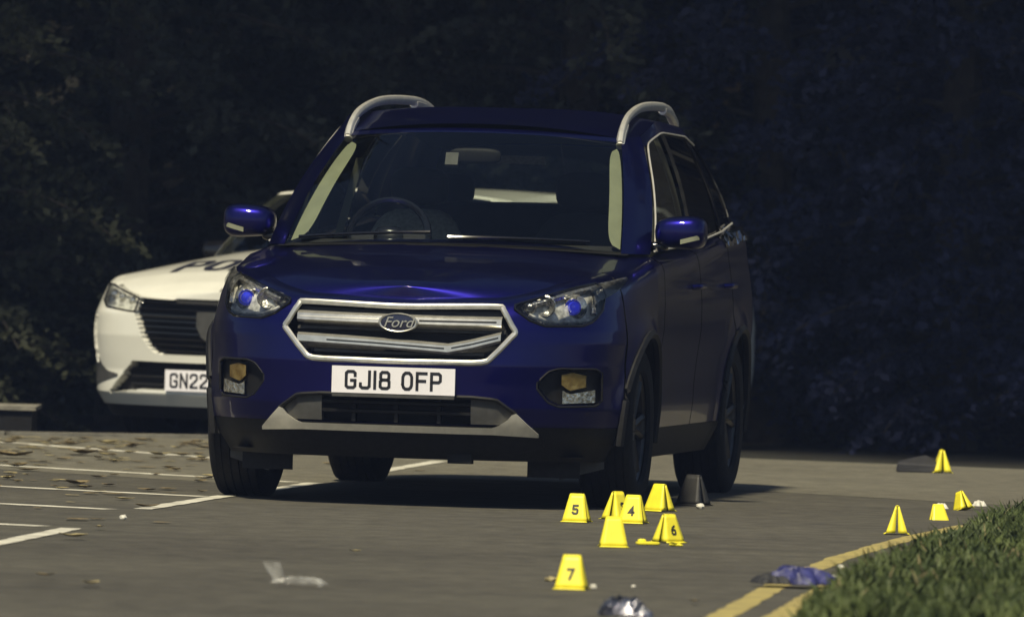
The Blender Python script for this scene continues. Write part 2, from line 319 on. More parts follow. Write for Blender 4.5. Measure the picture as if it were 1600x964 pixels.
# ------------------------------------------------------------------ cars
class Car:
    def __init__(s, d): s.__dict__.update(d); s.cuts = []
    def zt(s, y): return itp(y, s.ZT)
    def rtuck(s, y): return lerp(s.tuckf, s.tuck, max(0, min(1, (y - .7) / .6)))
    def yref(s, q):
        return s.P(q, .6, raw=True)[1]
    def P(s, q, z, raw=False, inset=0):
        """perimeter point: q 0..1 front quarter, 1..2 side, 2..3 rear quarter"""
        W = itp(z, s.W); yn = itp(z, s.YN); yr = s.L - itp(z, s.YR)
        if not raw:
            yq = s.yref(q); ztop = s.zt(yq); d = ztop - z; r = s.rtuck(yq)
            W -= s.taper * max(0, min(1, (z - .70) / .26)) * max(0, min(1, (1.15 - yq) / .6))
            if d < r: k = r * (1 - math.sqrt(max(0, 1 - (1 - max(0, d) / r) ** 2))); W -= k; yn += k; yr -= k
        W -= inset; yn += inset; yr -= inset; n = s.n
        if q <= 1:
            th = q * math.pi / 2; x = W * math.sin(th) ** (2 / n); y = yn + s.dl * (1 - math.cos(th) ** (2 / n))
        elif q <= 2:
            y = lerp(yn + s.dl, yr - s.dr, q - 1); x = W * (1 - .012 * ((y - s.L / 2) / (s.L / 2)) ** 2 + .012 * (s.dl - s.L / 2) ** 2 / (s.L / 2) ** 2 * 0)
            x = W
        else:
            th = (3 - q) * math.pi / 2; x = W * math.sin(th) ** (2 / s.nr); y = yr - s.dr * (1 - math.cos(th) ** (2 / s.nr))
        if not raw:   # wheel-arch flare
            for yc in (s.ax, s.ax + s.wb):
                dd = math.hypot(y - yc, z - .36); x += .018 * math.exp(-((dd - s.ar) / .06) ** 2) if q > .55 else 0
        return x, y
    def q_of_y(s, y, z=.6):
        lo, hi = 0., 3.
        for _ in range(40):
            m = (lo + hi) / 2
            if s.P(m, z, raw=True)[1] < y: lo = m
            else: hi = m
        return lo
    def fy(s, x, z):
        W = itp(z, s.W) - s.taper * max(0, min(1, (z - .70) / .26)); yn = itp(z, s.YN); a = min(abs(x) / W, .9995)
        y = yn + s.dl * (1 - (1 - a ** s.n) ** (1 / s.n)); r = s.rtuck(y); d = s.zt(y) - z
        if d < r:
            k = r * (1 - math.sqrt(max(0, 1 - (1 - max(0, d) / r) ** 2))); a = min(abs(x) / (W - k), .9995)
            y = yn + k + s.dl * (1 - (1 - a ** s.n) ** (1 / s.n))
        return y
    def arch(s, y):
        z = 0
        for yc in (s.ax, s.ax + s.wb):
            dy = abs(y - yc)
            if dy < s.ar: z = max(z, .36 + math.sqrt(s.ar ** 2 - dy ** 2) * .98)
        return z
    def sheet(s, q0, q1, zlo, zhi, nu, nv, sides=(1, -1), cut=True, inset=0, dense=False):
        mb = MB()
        for sd in sides:
            def fn(a, b):
                q = lerp(q0, q1, a); yy = s.yref(q); lo = zlo(q) if callable(zlo) else zlo; hi = zhi(q) if callable(zhi) else zhi
                if cut: lo = max(lo, s.arch(yy))
                lo = min(lo, hi - .005)
                z = lerp(lo, hi, b); x, y = s.P(q, z, inset=inset)
                for (inside, depth) in s.cuts:
                    if inside(sd * x, z): y += depth
                return (sd * x, y, z)
            mb.grid(fn, nu, nv, flip=(sd < 0))
        return mb
    def qt(s, q): return s.zt(s.yref(q))
    def front_patch(s, xs, lo, hi, off, depth=.02, nx=24, nz=6):
        """panel following the nose between x limits; lo/hi tables give z of the edges"""
        mb = MB(); x0, x1 = xs
        fn = lambda a, b: (lerp(x0, x1, a), s.fy(lerp(x0, x1, a), lerp(itp(lerp(x0, x1, a), lo), itp(lerp(x0, x1, a), hi), b)) - off, lerp(itp(lerp(x0, x1, a), lo), itp(lerp(x0, x1, a), hi), b))
        mb.grid(fn, nx, nz)
        if depth:
            bd = lambda p: (p[0], p[1] + depth, p[2])
            mb.grid(lambda a, b: fn(a, 1) if b == 0 else bd(fn(a, 1)), nx, 1); mb.grid(lambda a, b: fn(a, 0) if b == 0 else bd(fn(a, 0)), nx, 1, True)
            mb.grid(lambda a, b: fn(0, b if True else 0) if a == 0 else bd(fn(0, b)), 1, nz); mb.grid(lambda a, b: fn(1, b) if a == 0 else bd(fn(1, b)), 1, nz, True)
        return mb
    def fp(s, x, z, off=0): return Vector((x, s.fy(x, z) - off, z))
    # upper body
    def gh(s, k, t, inset=0):
        k = max(0, min(len(s.K) - 1.0001, k)); i = int(k); f = k - i
        def at(c):
            a, b = s.K[i][c], s.K[i + 1][c]
            if i == 0: return Vector((b[0] * f, lerp(a[1], b[1], f * f), lerp(a[2], b[2], f * f)))
            if i == len(s.K) - 2: g = 1 - f; return Vector((a[0] * g, lerp(b[1], a[1], g * g), lerp(b[2], a[2], g * g)))
            return Vector([lerp(a[j], b[j], f) for j in range(3)])
        p = at(0).lerp(at(1), t)
        out = Vector((1, 0, .25)) if 1.5 < k < len(s.K) - 2.5 else Vector((k / 1.5 * .8 + .001, -1 + k / 3, .5)) if k <= 1.5 else Vector((.2, .8, .5))
        out.normalize()
        return p + out * (s.bulge * 4 * t * (1 - t) - inset)
    def region(s, k0, k1, t0, t1, nu, nv, sides=(1, -1), inset=0):
        mb = MB()
        for sd in sides:
            def fn(a, b):
                p = s.gh(lerp(k0, k1, a), lerp(t0, t1, b), inset); return (sd * p.x, p.y, p.z)
            mb.grid(fn, nu, nv, flip=(sd < 0))
        return mb
    def hood_z(s, x, y):
        lo, hi = 0., 1.6
        for _ in range(40):
            m = (lo + hi) / 2
            if s.P(m, s.qt(m))[1] < y: lo = m
            else: hi = m
        z = s.qt(lo); xt = max(.02, s.P(lo, z)[0])
        return lerp(z, max(z, itp(y, s.ZC)), 1 - min(1, abs(x) / xt) ** 2.4)
    def hood(s, q1, off=0.):
        mb = MB(); N = 46
        for sd in (1, -1):
            def fn(a, b):
                q = q1 * a; z = s.qt(q); x, y = s.P(q, z); zc = max(z, itp(y, s.ZC))
                return (sd * x * b, y, lerp(z, zc, 1 - b ** 2.4) + off)
            mb.grid(fn, N, 14, flip=(sd > 0))
        return mb

def wheel(car, x, y, r, wd, parent, side, spokes=5):
    z = r - .004; c = (x, y, z)
    prof = [(r * .66, -wd * .42), (r * .70, -wd * .48), (r * .88, -wd * .5), (r * .97, -wd * .44), (r, -wd * .34)]
    for k in range(5):   # tread blocks
        a = -wd * .30 + k * wd * .15; prof += [(r, a - wd * .055), (r, a + wd * .055), (r - .008, a + wd * .06), (r - .008, a + wd * .09)]
    prof += [(r, wd * .38), (r * .97, wd * .44), (r * .88, wd * .5), (r * .70, wd * .48), (r * .66, wd * .42)]
    t = MB().lathe(prof, c, 'X', 48).build('wheel', M['rubber'], parent)
    rim = MB(); o = side * wd * .40
    rim.lathe([(r * .67, o), (r * .62, o - side * .012), (r * .60, o - side * .06)], c, 'X', 40)
    rim.lathe([(.001, o - side * .015), (.055, o - side * .015), (.06, o - side * .035)], c, 'X', 20)
    for k in range(spokes):
        for e in (-.16, .16):
            an = 2 * math.pi * k / spokes + e
            rim.tube([(x + o - side * .03, y + math.cos(an) * .04, z + math.sin(an) * .04), (x + o - side * .018, y + math.cos(an + e * .2) * r * .62, z + math.sin(an + e * .2) * r * .62)], .018, 6)
    rim.build('rim', M['alloy'], t)
    MB().lathe([(.001, o - side * .07), (r * .5, o - side * .07), (r * .5, o - side * .09)], c, 'X', 24).build('brake_disc', M['grey_plastic'], t)
    return t

def build_body(c, root, paint, doors, names=True):
    """panels shared by both cars"""
    qa, qb = c.q_of_y(c.y_bump), c.q_of_y(c.y_fend)
    qe = c.q_of_y(c.L - .38) ; q1 = c.q_of_y(doors[0]); q2 = c.q_of_y(doors[1])
    g = .004; top = c.qt
    c.sheet(0, 3, lambda q: .23, lambda q: top(q) - .03, 150, 24, inset=.02).build('body_shell', M['under'], root)
    bp = c.sheet(0, qa - .006, c.z_skirt, top, 110, 76, cut=True).build('front_bumper', paint, root, sharp=28)
    c.sheet(0, qa - .006, c.z_bot, c.z_skirt - .002, 80, 8, inset=.004).build('bumper_skirt', M['black'], root)
    for sd in (1, -1):
        c.sheet(qa + .004, qb - .002, c.z_sill, top, 70, 24, sides=(sd,)).build('front_wing', paint, root)
        d = c.sheet(qb + .003, q1 - .003, c.z_sill, top, 30, 26, sides=(sd,)).build('front_door', paint, root)
        e = c.sheet(q1 + .003, q2 - .003, c.z_sill, top, 50, 26, sides=(sd,)).build('rear_door', paint, root)
        for (dd, yh) in ((d, doors[0] - .14), (e, doors[1] - .16)):
            zh = c.z_handle; xh = c.P(c.q_of_y(yh), zh)[0]
            MB().tube(smooth_path([(sd * (xh - .004), yh - .10, zh), (sd * (xh + .028), yh - .07, zh + .003), (sd * (xh + .03), yh, zh + .004), (sd * (xh + .028), yh + .07, zh + .003), (sd * (xh - .004), yh + .10, zh)], 4), .013, 8).build('handle', paint, dd)
        c.sheet(q2 + .003, qe - .003, c.z_sill, top, 70, 24, sides=(sd,)).build('rear_wing', paint, root)
        # lower cladding and arch lips
        c.sheet(c.q_of_y(c.y_bump + .01), qe, c.z_bot, c.z_sill - .002, 60, 4, sides=(sd,), inset=-.004).build('sill', M['black'], root) if c.clad else None
        for yc in (c.ax, c.ax + c.wb):
            P = []
            for k in range(25):
                a = math.pi * (k / 24) ; y = yc - math.cos(a) * c.ar; z = .36 + math.sin(a) * c.ar * .98
                if k in (0, 24): P.append(None); continue
                x = c.P(c.q_of_y(y), z)[0]; P.append((sd * (x + .0), y, z))
            P = [p for p in P if p]; yl, yh = P[0][1], P[-1][1]
            P = [(P[0][0] * .985, yl, .27)] + P + [(P[-1][0] * .985, yh, .27)]
            mb = MB(); mb.grid(lambda a, b: (P[round(a * (len(P) - 1))][0] - sd * b * .22, P[round(a * (len(P) - 1))][1], P[round(a * (len(P) - 1))][2]), len(P) - 1, 3)
            mb.build('arch_liner', M['under'], root)
            if c.clad:
                MB().tube([(p[0], p[1], p[2]) for p in P], .02, 6).build('arch_trim', M['black'], root)
    c.sheet(qe + .002, 3, c.z_sill + .0, top, 40, 24).build('tailgate', paint, root)
    c.sheet(qe + .002, 3, c.z_bot, c.z_sill - .003, 30, 5).build('rear_bumper', paint if not c.clad else M['black'], root)
    # ledge between shoulder and glass
    mb = MB()
    for sd in (1, -1):
        qs = [lerp(c.q_of_y(c.y_cowl), 3, i / 60) for i in range(61)]
        row = []
        for q in qs:
            z = top(q); x, y = c.P(q, z); row.append(((sd * x, y, z), (sd * max(0, x - .10), y - (.1 if q > 2 else 0), z + .012)))
        mb.grid(lambda a, b: row[round(a * 60)][round(b)], 60, 1, flip=(sd < 0))
    mb.build('shoulder_panel', paint, root)
    MB().grid(lambda a, b: (lerp(-.74, .74, a), lerp(.30, c.L - .25, b), .22), 6, 10).build('floor_pan', M['under'], root)
    hb = c.hood(c.q_of_y(c.y_cowl)).build('bonnet', paint, root, sharp=50)
    # roof
    nk = len(c.K) - 1
    def edge(k): return c.gh(k, 1)
    kf, kr = 1.0, nk - 1.0
    def roof(a, b, off=0):     # a: -1..1 across, b: 0..1 back
        A = abs(a); sg = 1 if a >= 0 else -1
        Fp = c.gh(min(.9999, A) * kf, 1); Rp = c.gh(nk - .0002 - min(.9998, A) * 1.0, 1)
        Sp = c.gh(lerp(kf + .0001, kr - .0001, b), 1); S0 = c.gh(kf + .0001, 1); S1 = c.gh(kr - .0001, 1)
        p = Fp.lerp(Rp, b); sx = lerp(S0.x, S1.x, b)
        x = p.x + (Sp.x - sx) * A; y = p.y + (Sp.y - lerp(S0.y, S1.y, b)) * A; zl = p.z + (Sp.z - lerp(S0.z, S1.z, b)) * A ** 2
        z = zl + c.crown * (1 - A ** 2.4) * math.sin(math.pi * (b * .9 + .05)) ** .95 - off
        return (sg * x * (1 - off * .5), y, z)
    MB().grid(lambda a, b: roof(2 * a - 1, b), 40, 30, flip=False).build('roof', paint, root)
    MB().grid(lambda a, b: roof(2 * a - 1, b, .035), 20, 14).build('headliner', M['interior'], root)
    c.roof = roof
    # glazing and pillars
    c.region(0, .985, .01, .955, 26, 14).build('windscreen', M['glass'], root)
    c.region(0, 1.02, .957, 1.0, 26, 2, inset=-.001).build('roof_header', paint, root)
    for sd in (1, -1):
        c.region(.985, 2, 0, 1, 6, 14, sides=(sd,), inset=-.003).build('pillar', paint, root)
        c.region(2.0, 3.0, .03, .90, 10, 10, sides=(sd,), inset=.006).build('side_window', M['glass'], root)
        c.region(3.0, 4.0, 0, .92, 2, 8, sides=(sd,), inset=-.002).build('pillar', M['black_gloss'], root)
        c.region(4.0, 5.0, .03, .90, 8, 8, sides=(sd,), inset=.006).build('side_window', M['privacy'], root)
        c.region(5.0, 6.0, 0, .92, 2, 8, sides=(sd,), inset=-.002).build('pillar', M['black_gloss'], root)
        c.region(6.0, 7.0, .03, .90, 6, 8, sides=(sd,), inset=.006).build('side_window', M['privacy'], root)
        c.region(7.0, 8.1, 0, 1, 6, 10, sides=(sd,), inset=-.002).build('pillar', paint, root)
        c.region(2.0, 7.0, .90, 1.0, 40, 3, sides=(sd,), inset=-.003).build('cant_rail', paint, root)
        if c.clad:
            kt = smooth_path([(2.10, .04, 0), (2.10, .3, 0), (2.11, .55, 0), (2.14, .76, 0), (2.24, .88, 0), (2.42, .905, 0), (3, .905, 0), (4, .905, 0), (5, .905, 0), (6, .90, 0), (6.95, .88, 0)], 5)
            P = [c.gh(p.x, p.y, -.002) for p in kt]
            MB().tube([(sd * p.x, p.y, p.z) for p in P], .0045, 6).build('window_trim', M['silver'], root)
            P = [c.gh(lerp(2.05, 6.95, i / 20), .02, -.012) for i in range(21)]
            MB().tube([(sd * p.x, p.y, p.z) for p in P], .005, 6).build('window_trim', M['silver'], root)
    c.region(8.1, nk, .06, .92, 16, 8).build('rear_window', M['glass'], root)
    c.region(8.1, nk, .92, 1.0, 16, 2, inset=-.001).build('roof_header', paint, root)
    return bp, hb

def inside_patch(lo, hi, x0, x1, m=.006):
    return lambda x, z: x0 + m < x < x1 - m and itp(x, lo) + m < z < itp(x, hi) - m

# ---------------- blue car
YAW = 9.5
KX = dict(L=4.53, n=2.7, nr=2.6, dl=.85, dr=.55, tuck=.06, tuckf=.09, ax=.90, wb=2.69, ar=.385, bulge=.028, crown=.115, clad=True, taper=.05,
  W=[(.2, .83), (.30, .875), (.42, .89), (.52, .893), (.62, .902), (.75, .918), (.86, .917), (.95, .908), (1.05, .895), (1.2, .885)],
  YN=[(.2, .12), (.28, .05), (.36, .01), (.42, 0), (.6, 0), (.75, .02), (.85, .045), (1.0, .11)], YR=[(.2, .1), (.4, .02), (.7, 0), (1.0, .06), (1.2, .14)],
  ZT=[(0, .875), (.05, .88), (.1, .90), (.2, .94), (.35, .975), (.6, 1.0), (.9, 1.02), (1.35, 1.06), (2.2, 1.09), (3.3, 1.15), (4.2, 1.2), (4.53, 1.2)],
  ZC=[(0, .88), (.12, .905), (.2, .94), (.4, .995), (.7, 1.045), (1.05, 1.088), (1.4, 1.11)],
  y_nose_top=.12, y_bump=.53, y_fend=1.34, y_cowl=1.33, z_skirt=.345, z_bot=.20, z_sill=.33, z_handle=.93,
  K=[((0, 1.03, 1.095), (0, 1.93, 1.595)), ((.742, 1.30, 1.07), (.605, 2.06, 1.567)), ((.83, 1.46, 1.07), (.665, 2.16, 1.58)), ((.862, 2.38, 1.10), (.68, 2.46, 1.645)), ((.862, 2.48, 1.105), (.68, 2.56, 1.65)),
     ((.855, 3.36, 1.16), (.66, 3.30, 1.635)), ((.852, 3.42, 1.165), (.658, 3.36, 1.63)), ((.82, 3.92, 1.20), (.63, 3.75, 1.60)), ((.72, 4.22, 1.20), (.58, 3.98, 1.545)), ((0, 4.36, 1.20), (0, 4.10, 1.565))])
axle = ground_at(671, 783)
ey = Vector((math.sin(R(YAW)), math.cos(R(YAW)), 0))
kuga = empty('blue_car', axle - ey * KX['ax'], -R(YAW))
tag(kuga, 'dark blue five-door SUV parked facing the camera with plate GJ18 OFP', 'car')
c = Car(KX)
# openings of the nose
g_lo = [(-.487, .735), (-.36, .61), (.36, .61), (.487, .735)]; g_hi = [(-.487, .745), (-.42, .842), (0, .832), (.42, .842), (.487, .745)]
i_lo = [(-.50, .345), (.50, .345)]; i_hi = [(-.50, .40), (-.42, .458), (-.32, .466), (.32, .466), (.42, .458), (.50, .40)]
HL = dict(lo=[(.475, .838), (.54, .79), (.60, .768), (.74, .772), (.78, .792), (.805, .84)], hi=[(.475, .852), (.605, .897), (.70, .932), (.762, .95), (.785, .93), (.805, .895)])
FG = dict(lo=[(.575, .51), (.62, .45), (.66, .432), (.795, .437), (.815, .46)], hi=[(.575, .53), (.62, .578), (.66, .592), (.79, .592), (.815, .575)])
neg = lambda T: [(-x, z) for x, z in T][::-1]
c.cuts.append((inside_patch(g_lo, g_hi, -.487, .487), .07)); c.cuts.append((inside_patch(i_lo, i_hi, -.50, .50), .09))
for sg in (1, -1):
    f = (lambda T: T) if sg > 0 else neg
    for D, dp in ((HL, .07), (FG, .05)):
        xs = sorted((sg * D['lo'][0][0], sg * D['lo'][-1][0])); c.cuts.append((inside_patch(f(D['lo']), f(D['hi']), xs[0], xs[1]), dp))
bump, hood = build_body(c, kuga, M['blue'], (2.44, 3.42))
# grille
gr = c.front_patch((-.485, .485), g_lo, g_hi, -.060, 0, 40, 8).build('grille', M['black'], kuga)
fr = smooth_path([(-.487, .739), (-.47, .768), (-.432, .832), (-.405, .843), (-.2, .838), (0, .833), (.2, .838), (.405, .843), (.432, .832), (.47, .768), (.487, .739), (.47, .715), (.40, .636), (.355, .610), (.2, .606), (0, .604), (-.2, .606), (-.355, .610), (-.40, .636), (-.47, .715)], 3, True)
P = [c.fp(a.x, a.y, .004) for a in fr]
MB().tube(P + [P[0]], .012, 8, cap=False, sec=(.0125, .009), upv=(0, -1, 0)).build('grille_frame', M['chrome'], gr)
def bar(pts, hz, off, m, name='grille_bar', dep=.018):
    mb = MB(); X = [p[0] for p in pts]; T = pts
    def fn(a, b):
        x = lerp(X[0], X[-1], a); z = itp(x, T) + (-hz, -hz * .55, hz * .55, hz)[round(b * 3)]
        return (x, c.fy(x, z) - off + (dep, 0, 0, dep)[round(b * 3)], z)
    mb.grid(fn, 40, 3); return mb.build(name, m, gr)
bar([(-.435, .782), (-.2, .778), (.2, .775), (.43, .777)], .024, .008, M['chrome'])
bar([(-.425, .782), (-.08, .778)], .005, .0095, M['silver'], 'bar_inlay'); bar([(.09, .776), (.41, .778)], .006, .0095, M['black'], 'bar_inlay')
bar([(-.43, .692), (-.2, .684), (.05, .672), (.215, .662), (.31, .682), (.43, .716)], .023, .006, M['chrome'])
bar([(-.30, .687), (-.1, .680), (.20, .664)], .005, .0075, M['black'], 'bar_inlay'); bar([(.23, .667), (.31, .684), (.42, .714)], .005, .0075, M['black'], 'bar_inlay')
bar([(-.43, .812), (0, .806), (.43, .812)], .017, -.035, M['grey_plastic'], 'grille_slat')
bar([(-.44, .735), (.44, .735)], .010, -.045, M['grey_plastic'], 'grille_slat'); bar([(-.36, .642), (0, .638), (.36, .642)], .010, -.035, M['grey_plastic'], 'grille_slat')
# badge: oval with script
E0 = c.fp(0.004, .766, .022)
em = MB(); em.lathe([(1.0, .012), (1.0, 0), (.93, -.006), (.86, -.004)], (0, 0, 0), 'Y', 40); em.v = [(E0.x + v[0] * .084, E0.y + v[1], E0.z + v[2] * .040) for v in em.v]
emb = em.build('badge', M['chrome'], kuga)
em = MB(); em.lathe([(.001, -.004), (.5, -.0035), (.87, -.001)], (0, 0, 0), 'Y', 32); em.v = [(E0.x + v[0] * .084, E0.y + v[1], E0.z + v[2] * .040) for v in em.v]; em.build('badge_field', M['emblem_blue'], emb)
text_mesh('lettering', 'Ford', .062, .35, lambda u, v: (E0.x + u * 1.05, E0.y - .0065, E0.z + v), M['chrome'], emb)
# number plate
py_ = c.fp(0, .525).y - .028
def plate_pt(u, v, o=0): return (u - .004, py_ - o + (v) * .06, .525 + v)
pl = MB(); pl.box((-.004, py_ + .006, .525), (.26, .006, .0555)); pl = pl.build('number_plate', M['plate'], kuga, smooth=False)
pl.data.transform(Matrix.Translation((0, 0, 0)))
lettering('lettering', 'GJ18', .079, .050, .0125, .0105, lambda u, v: (u - .112, py_ - .0015, .525 + v), M['ink'], pl)
lettering('lettering', 'OFP', .079, .050, .0125, .0105, lambda u, v: (u + .1155, py_ - .0015, .525 + v), M['ink'], pl)
MB().box((-.004, py_ + .012, .461), (.258, .010, .0075)).build('plate_holder', M['grey_plastic'], kuga, smooth=False)
# lower intake
it = c.front_patch((-.49, .49), i_lo, i_hi, -.08, 0, 40, 5).build('lower_intake', M['under'], kuga)
gr_keep = gr; gr = it
bar([(-.34, .432), (.34, .432)], .010, -.02, M['black'], 'intake_bar'); bar([(-.34, .394), (.34, .394)], .010, -.02, M['black'], 'intake_bar')
for xx in (-.18, 0, .18): MB().box((xx, c.fy(xx, .40) + .05, .405), (.008, .02, .055)).build('intake_rib', M['black'], it, smooth=False)
for sg in (1, -1):
    f = (lambda T: T) if sg > 0 else neg; xs = sorted((sg * .315, sg * .49))
    c.front_patch(xs, f([(.315, .352), (.49, .352)]), f([(.315, .460), (.36, .465), (.42, .457), (.49, .402)]), -.012, .05, 14, 6).build('intake_blank', M['grey_plastic'], it)
P = [c.fp(x, itp(x, i_hi) - .002, .002) for x in np.linspace(-.50, .50, 40)]
MB().tube(P, .009, 6).build('intake_lip', M['black'], it)
# silver skid plate
sk = c.front_patch((-.585, .585), [(-.585, .302), (-.5, .306), (-.4, .310), (.4, .310), (.5, .306), (.585, .302)], [(-.585, .316), (-.495, .408), (-.47, .375), (-.43, .348), (-.40, .338), (.40, .338), (.43, .348), (.47, .375), (.495, .408), (.585, .316)], .018, .05, 70, 4).build('skid_plate', M['silver'], kuga)
c.front_patch((-.60, .60), [(-.60, .262), (-.5, .232), (.5, .232), (.60, .262)], [(-.60, .302), (-.4, .308), (.4, .308), (.60, .302)], .004, .05, 50, 4).build('skid_panel', M['black'], kuga)
MB().box((.26, .14, .205), (.05, .03, .02)).build('tow_bracket', M['under'], kuga, smooth=False)
for sg in (1, -1):
    MB().grid(lambda a, b: (sg * lerp(.50, .72, a), .40 + .02 * a, lerp(.13, .23, b)), 6, 3).build('air_deflector', M['black'], kuga)
    MB().grid(lambda a, b: (sg * lerp(.62, .80, a), .50 + .06 * a, lerp(.17 - .05 * (1 - a), .30, b)), 6, 3).build('splash_guard', M['grey_plastic'], kuga)
def seal(c, D, sg, x0, x1, r_, parent, m='black_gloss', off=.001):
    X = np.linspace(x0, x1, 22)
    P = [c.fp(sg * x, itp(x, D['lo']), off) for x in X] + [c.fp(sg * x, itp(x, D['hi']), off) for x in X[::-1]]
    MB().tube(P + [P[0]], r_, 6, cap=False).build('lamp_seal', M[m], parent)
# head lamps, fog lamps
for sg in (1, -1):
    f = (lambda T: T) if sg > 0 else neg; xs = sorted((sg * .477, sg * .803)); nm = 'headlight'
    h = c.front_patch(xs, f(HL['lo']), f(HL['hi']), -.060, 0, 34, 10).build(nm, M['lamp_house'], kuga)
    px, pz = sg * .695, .848; yb = c.fy(px, pz)
    MB().lathe([(.001, -.034), (.012, -.031), (.021, -.020), (.026, 0)], (px, yb + .045, pz), 'Y', 24).build('projector_lens', M['blue_lens'], h)
    MB().lathe([(.026, -.004), (.034, -.014), (.046, .0), (.055, .02)], (px, yb + .045, pz), 'Y', 28).build('projector_ring', M['reflector'], h)
    for (dx, dz, rr) in ((-.105, .002, .042), (-.165, -.002, .028)):
        x2 = px + sg * dx; MB().lathe([(.001, .018), (rr * .5, .012), (rr, -.012), (rr * 1.08, -.010)], (x2, c.fy(x2, pz) + .045, pz + dz), 'Y', 14).build('reflector_bowl', M['reflector'], h)
    # chrome brow and outer indicator strip
    P = [c.fp(sg * x, itp(x, HL['hi']) - .022, -.03) for x in np.linspace(.52, .765, 14)]
    MB().tube(P, .012, 6, sec=(.014, .012), upv=(0, -1, 0)).build('lamp_brow', M['reflector'], h)
    P = [c.fp(sg * x, itp(x, HL['lo']) + .016, -.035) for x in np.linspace(.53, .77, 12)]
    MB().tube(P, .008, 6).build('lamp_trim', M['lamp_house'], h)
    P = [c.fp(sg * (.772 - .004 * t), .82 + .09 * t, -.025) for t in np.linspace(0, 1, 6)]
    MB().tube(P, .014, 6).build('indicator', M['reflector'], h)
    c.front_patch(xs, f(HL['lo']), f(HL['hi']), .004, .012, 34, 10).build('lens', M['lens'], h)
    seal(c, HL, sg, .477, .803, .006, h)
    def tail(a, b, o):      # the lamp runs back along the wing in a narrowing tail
        y = lerp(.30, .66, a); q = c.q_of_y(y); zt_ = c.zt(y); z = lerp(lerp(.862, zt_ - .038, a ** .7), zt_ - .028, b); x, yy = c.P(q, z)
        return (sg * (x + o), yy - o * .5, z + o * .3)
    MB().grid(lambda a, b: tail(a, b, .004), 16, 5, flip=sg < 0).build('lamp_tail', M['reflector'], h)
    MB().grid(lambda a, b: tail(a, b, .010), 16, 5, flip=sg < 0).build('tail_lens', M['lens'], h)
    fo = c.front_patch(sorted((sg * .577, sg * .812)), f(FG['lo']), f(FG['hi']), -.040, 0, 14, 8).build('fog_light', M['black'], kuga)
    c.front_patch(sorted((sg * .67, sg * .757)), f([(.67, .525), (.70, .500), (.757, .516)]), f([(.67, .566), (.71, .576), (.757, .564)]), -.012, .03, 8, 6).build('amber_unit', M['amber'], fo)
    c.front_patch(sorted((sg * .675, sg * .79)), f([(.675, .446), (.79, .452)]), f([(.675, .50), (.70, .486), (.79, .505)]), -.008, .03, 8, 5).build('clear_unit', M['reflector'], fo)
    seal(c, FG, sg, .578, .813, .005, fo, 'black', -.003)
# cowl, wipers
MB().grid(lambda a, b: (lerp(-.76, .76, a), lerp(1.02, 1.12, b) + .26 * abs(2 * a - 1) ** 2, 1.085 + .012 * b - .02 * abs(2 * a - 1) ** 2), 20, 2).build('cowl', M['black'], kuga)
def wscreen(x, t, off): 
    k = abs(x) / .742; p = c.gh(min(k * 1.0, .98), t, -off); return Vector((math.copysign(p.x, x), p.y, p.z))
for (x0, x1, t0, t1) in ((-.66, -.06, .045, .075), (.02, .60, .04, .06)):
    MB().tube([wscreen(lerp(x0, x1, i / 10), lerp(t0, t1, i / 10), .012) for i in range(11)], .008, 6).build('wiper', M['black_gloss'], kuga)
# mirrors
for sg in (1, -1):
    def shp(p): return Vector((p.x, p.y * (1.0 if p.y > 0 else 1.15), p.z * (1 + .12 * p.x * sg / .11)))
    mr = MB().sell((sg * .945, 1.60, 1.168), (.112, .085, .070), .62, fn=shp).build('wing_mirror', M['blue'], kuga)
    MB().grid(lambda a, b: (sg * (.955 + .098 * a), 1.60 - .0995 * (1 - .55 * a ** 4), 1.118 + .020 * b + .026 * a), 10, 2).build('indicator', M['cream'], mr)
    MB().sell((sg * .83, 1.60, 1.105), (.06, .04, .022), .7).build('mirror_arm', M['black_gloss'], mr)
    MB().sell((sg * .945, 1.645, 1.168), (.10, .045, .060), .5).build('mirror_glass', M['chrome'], mr)
# roof rails: flattened hoops
for sg in (1, -1):
    P = smooth_path([(sg * .602, 2.02, 1.545), (sg * .600, 2.09, 1.605), (sg * .595, 2.27, 1.662), (sg * .586, 2.66, 1.708), (sg * .574, 3.2, 1.722), (sg * .560, 3.65, 1.712), (sg * .548, 3.95, 1.66)], 6)
    rl = MB(); rl.tube(P, .02, 10, sec=(.016, .021)); rl.build('roof_rail', M['silver'], kuga)
    for (i0, i1) in ((0, 9), (len(P) - 10, len(P) - 1)):      # moulded feet
        ft = MB(); Q = P[i0:i1 + 1]; ft.tube([p - Vector((0, 0, .012)) for p in Q], .02, 8, sec=(.020, .022)); ft.build('rail_foot', M['silver'], kuga)
MB().tube([(0, 3.85, 1.60), (0, 3.95, 1.68)], [.012, .004], 6).build('aerial', M['black'], kuga)
# added silver facets shaped to glint on the left shoulder by the rear window
dn = MB(); rgd = random.Random(5)
def glint_facets(a, b):
    y = lerp(3.30, 4.02, a); e = math.sin(math.pi * a) * math.sin(math.pi * min(1, b + .12)); q = c.q_of_y(y); zt_ = c.zt(y); zz = zt_ - .05 + .10 * b; x = c.P(q, min(zz, zt_))[0] - .07 * max(0, b - .5)
    return (x + .006 + rgd.uniform(-.004, .016) * e, y + rgd.uniform(-.012, .012) * e, zz + rgd.uniform(-.006, .026) * e)
dn.grid(glint_facets, 26, 5); dn.build('dent', M['dented'], kuga, smooth=False)['label'] = 'buckled glinting metal on the rear shoulder'
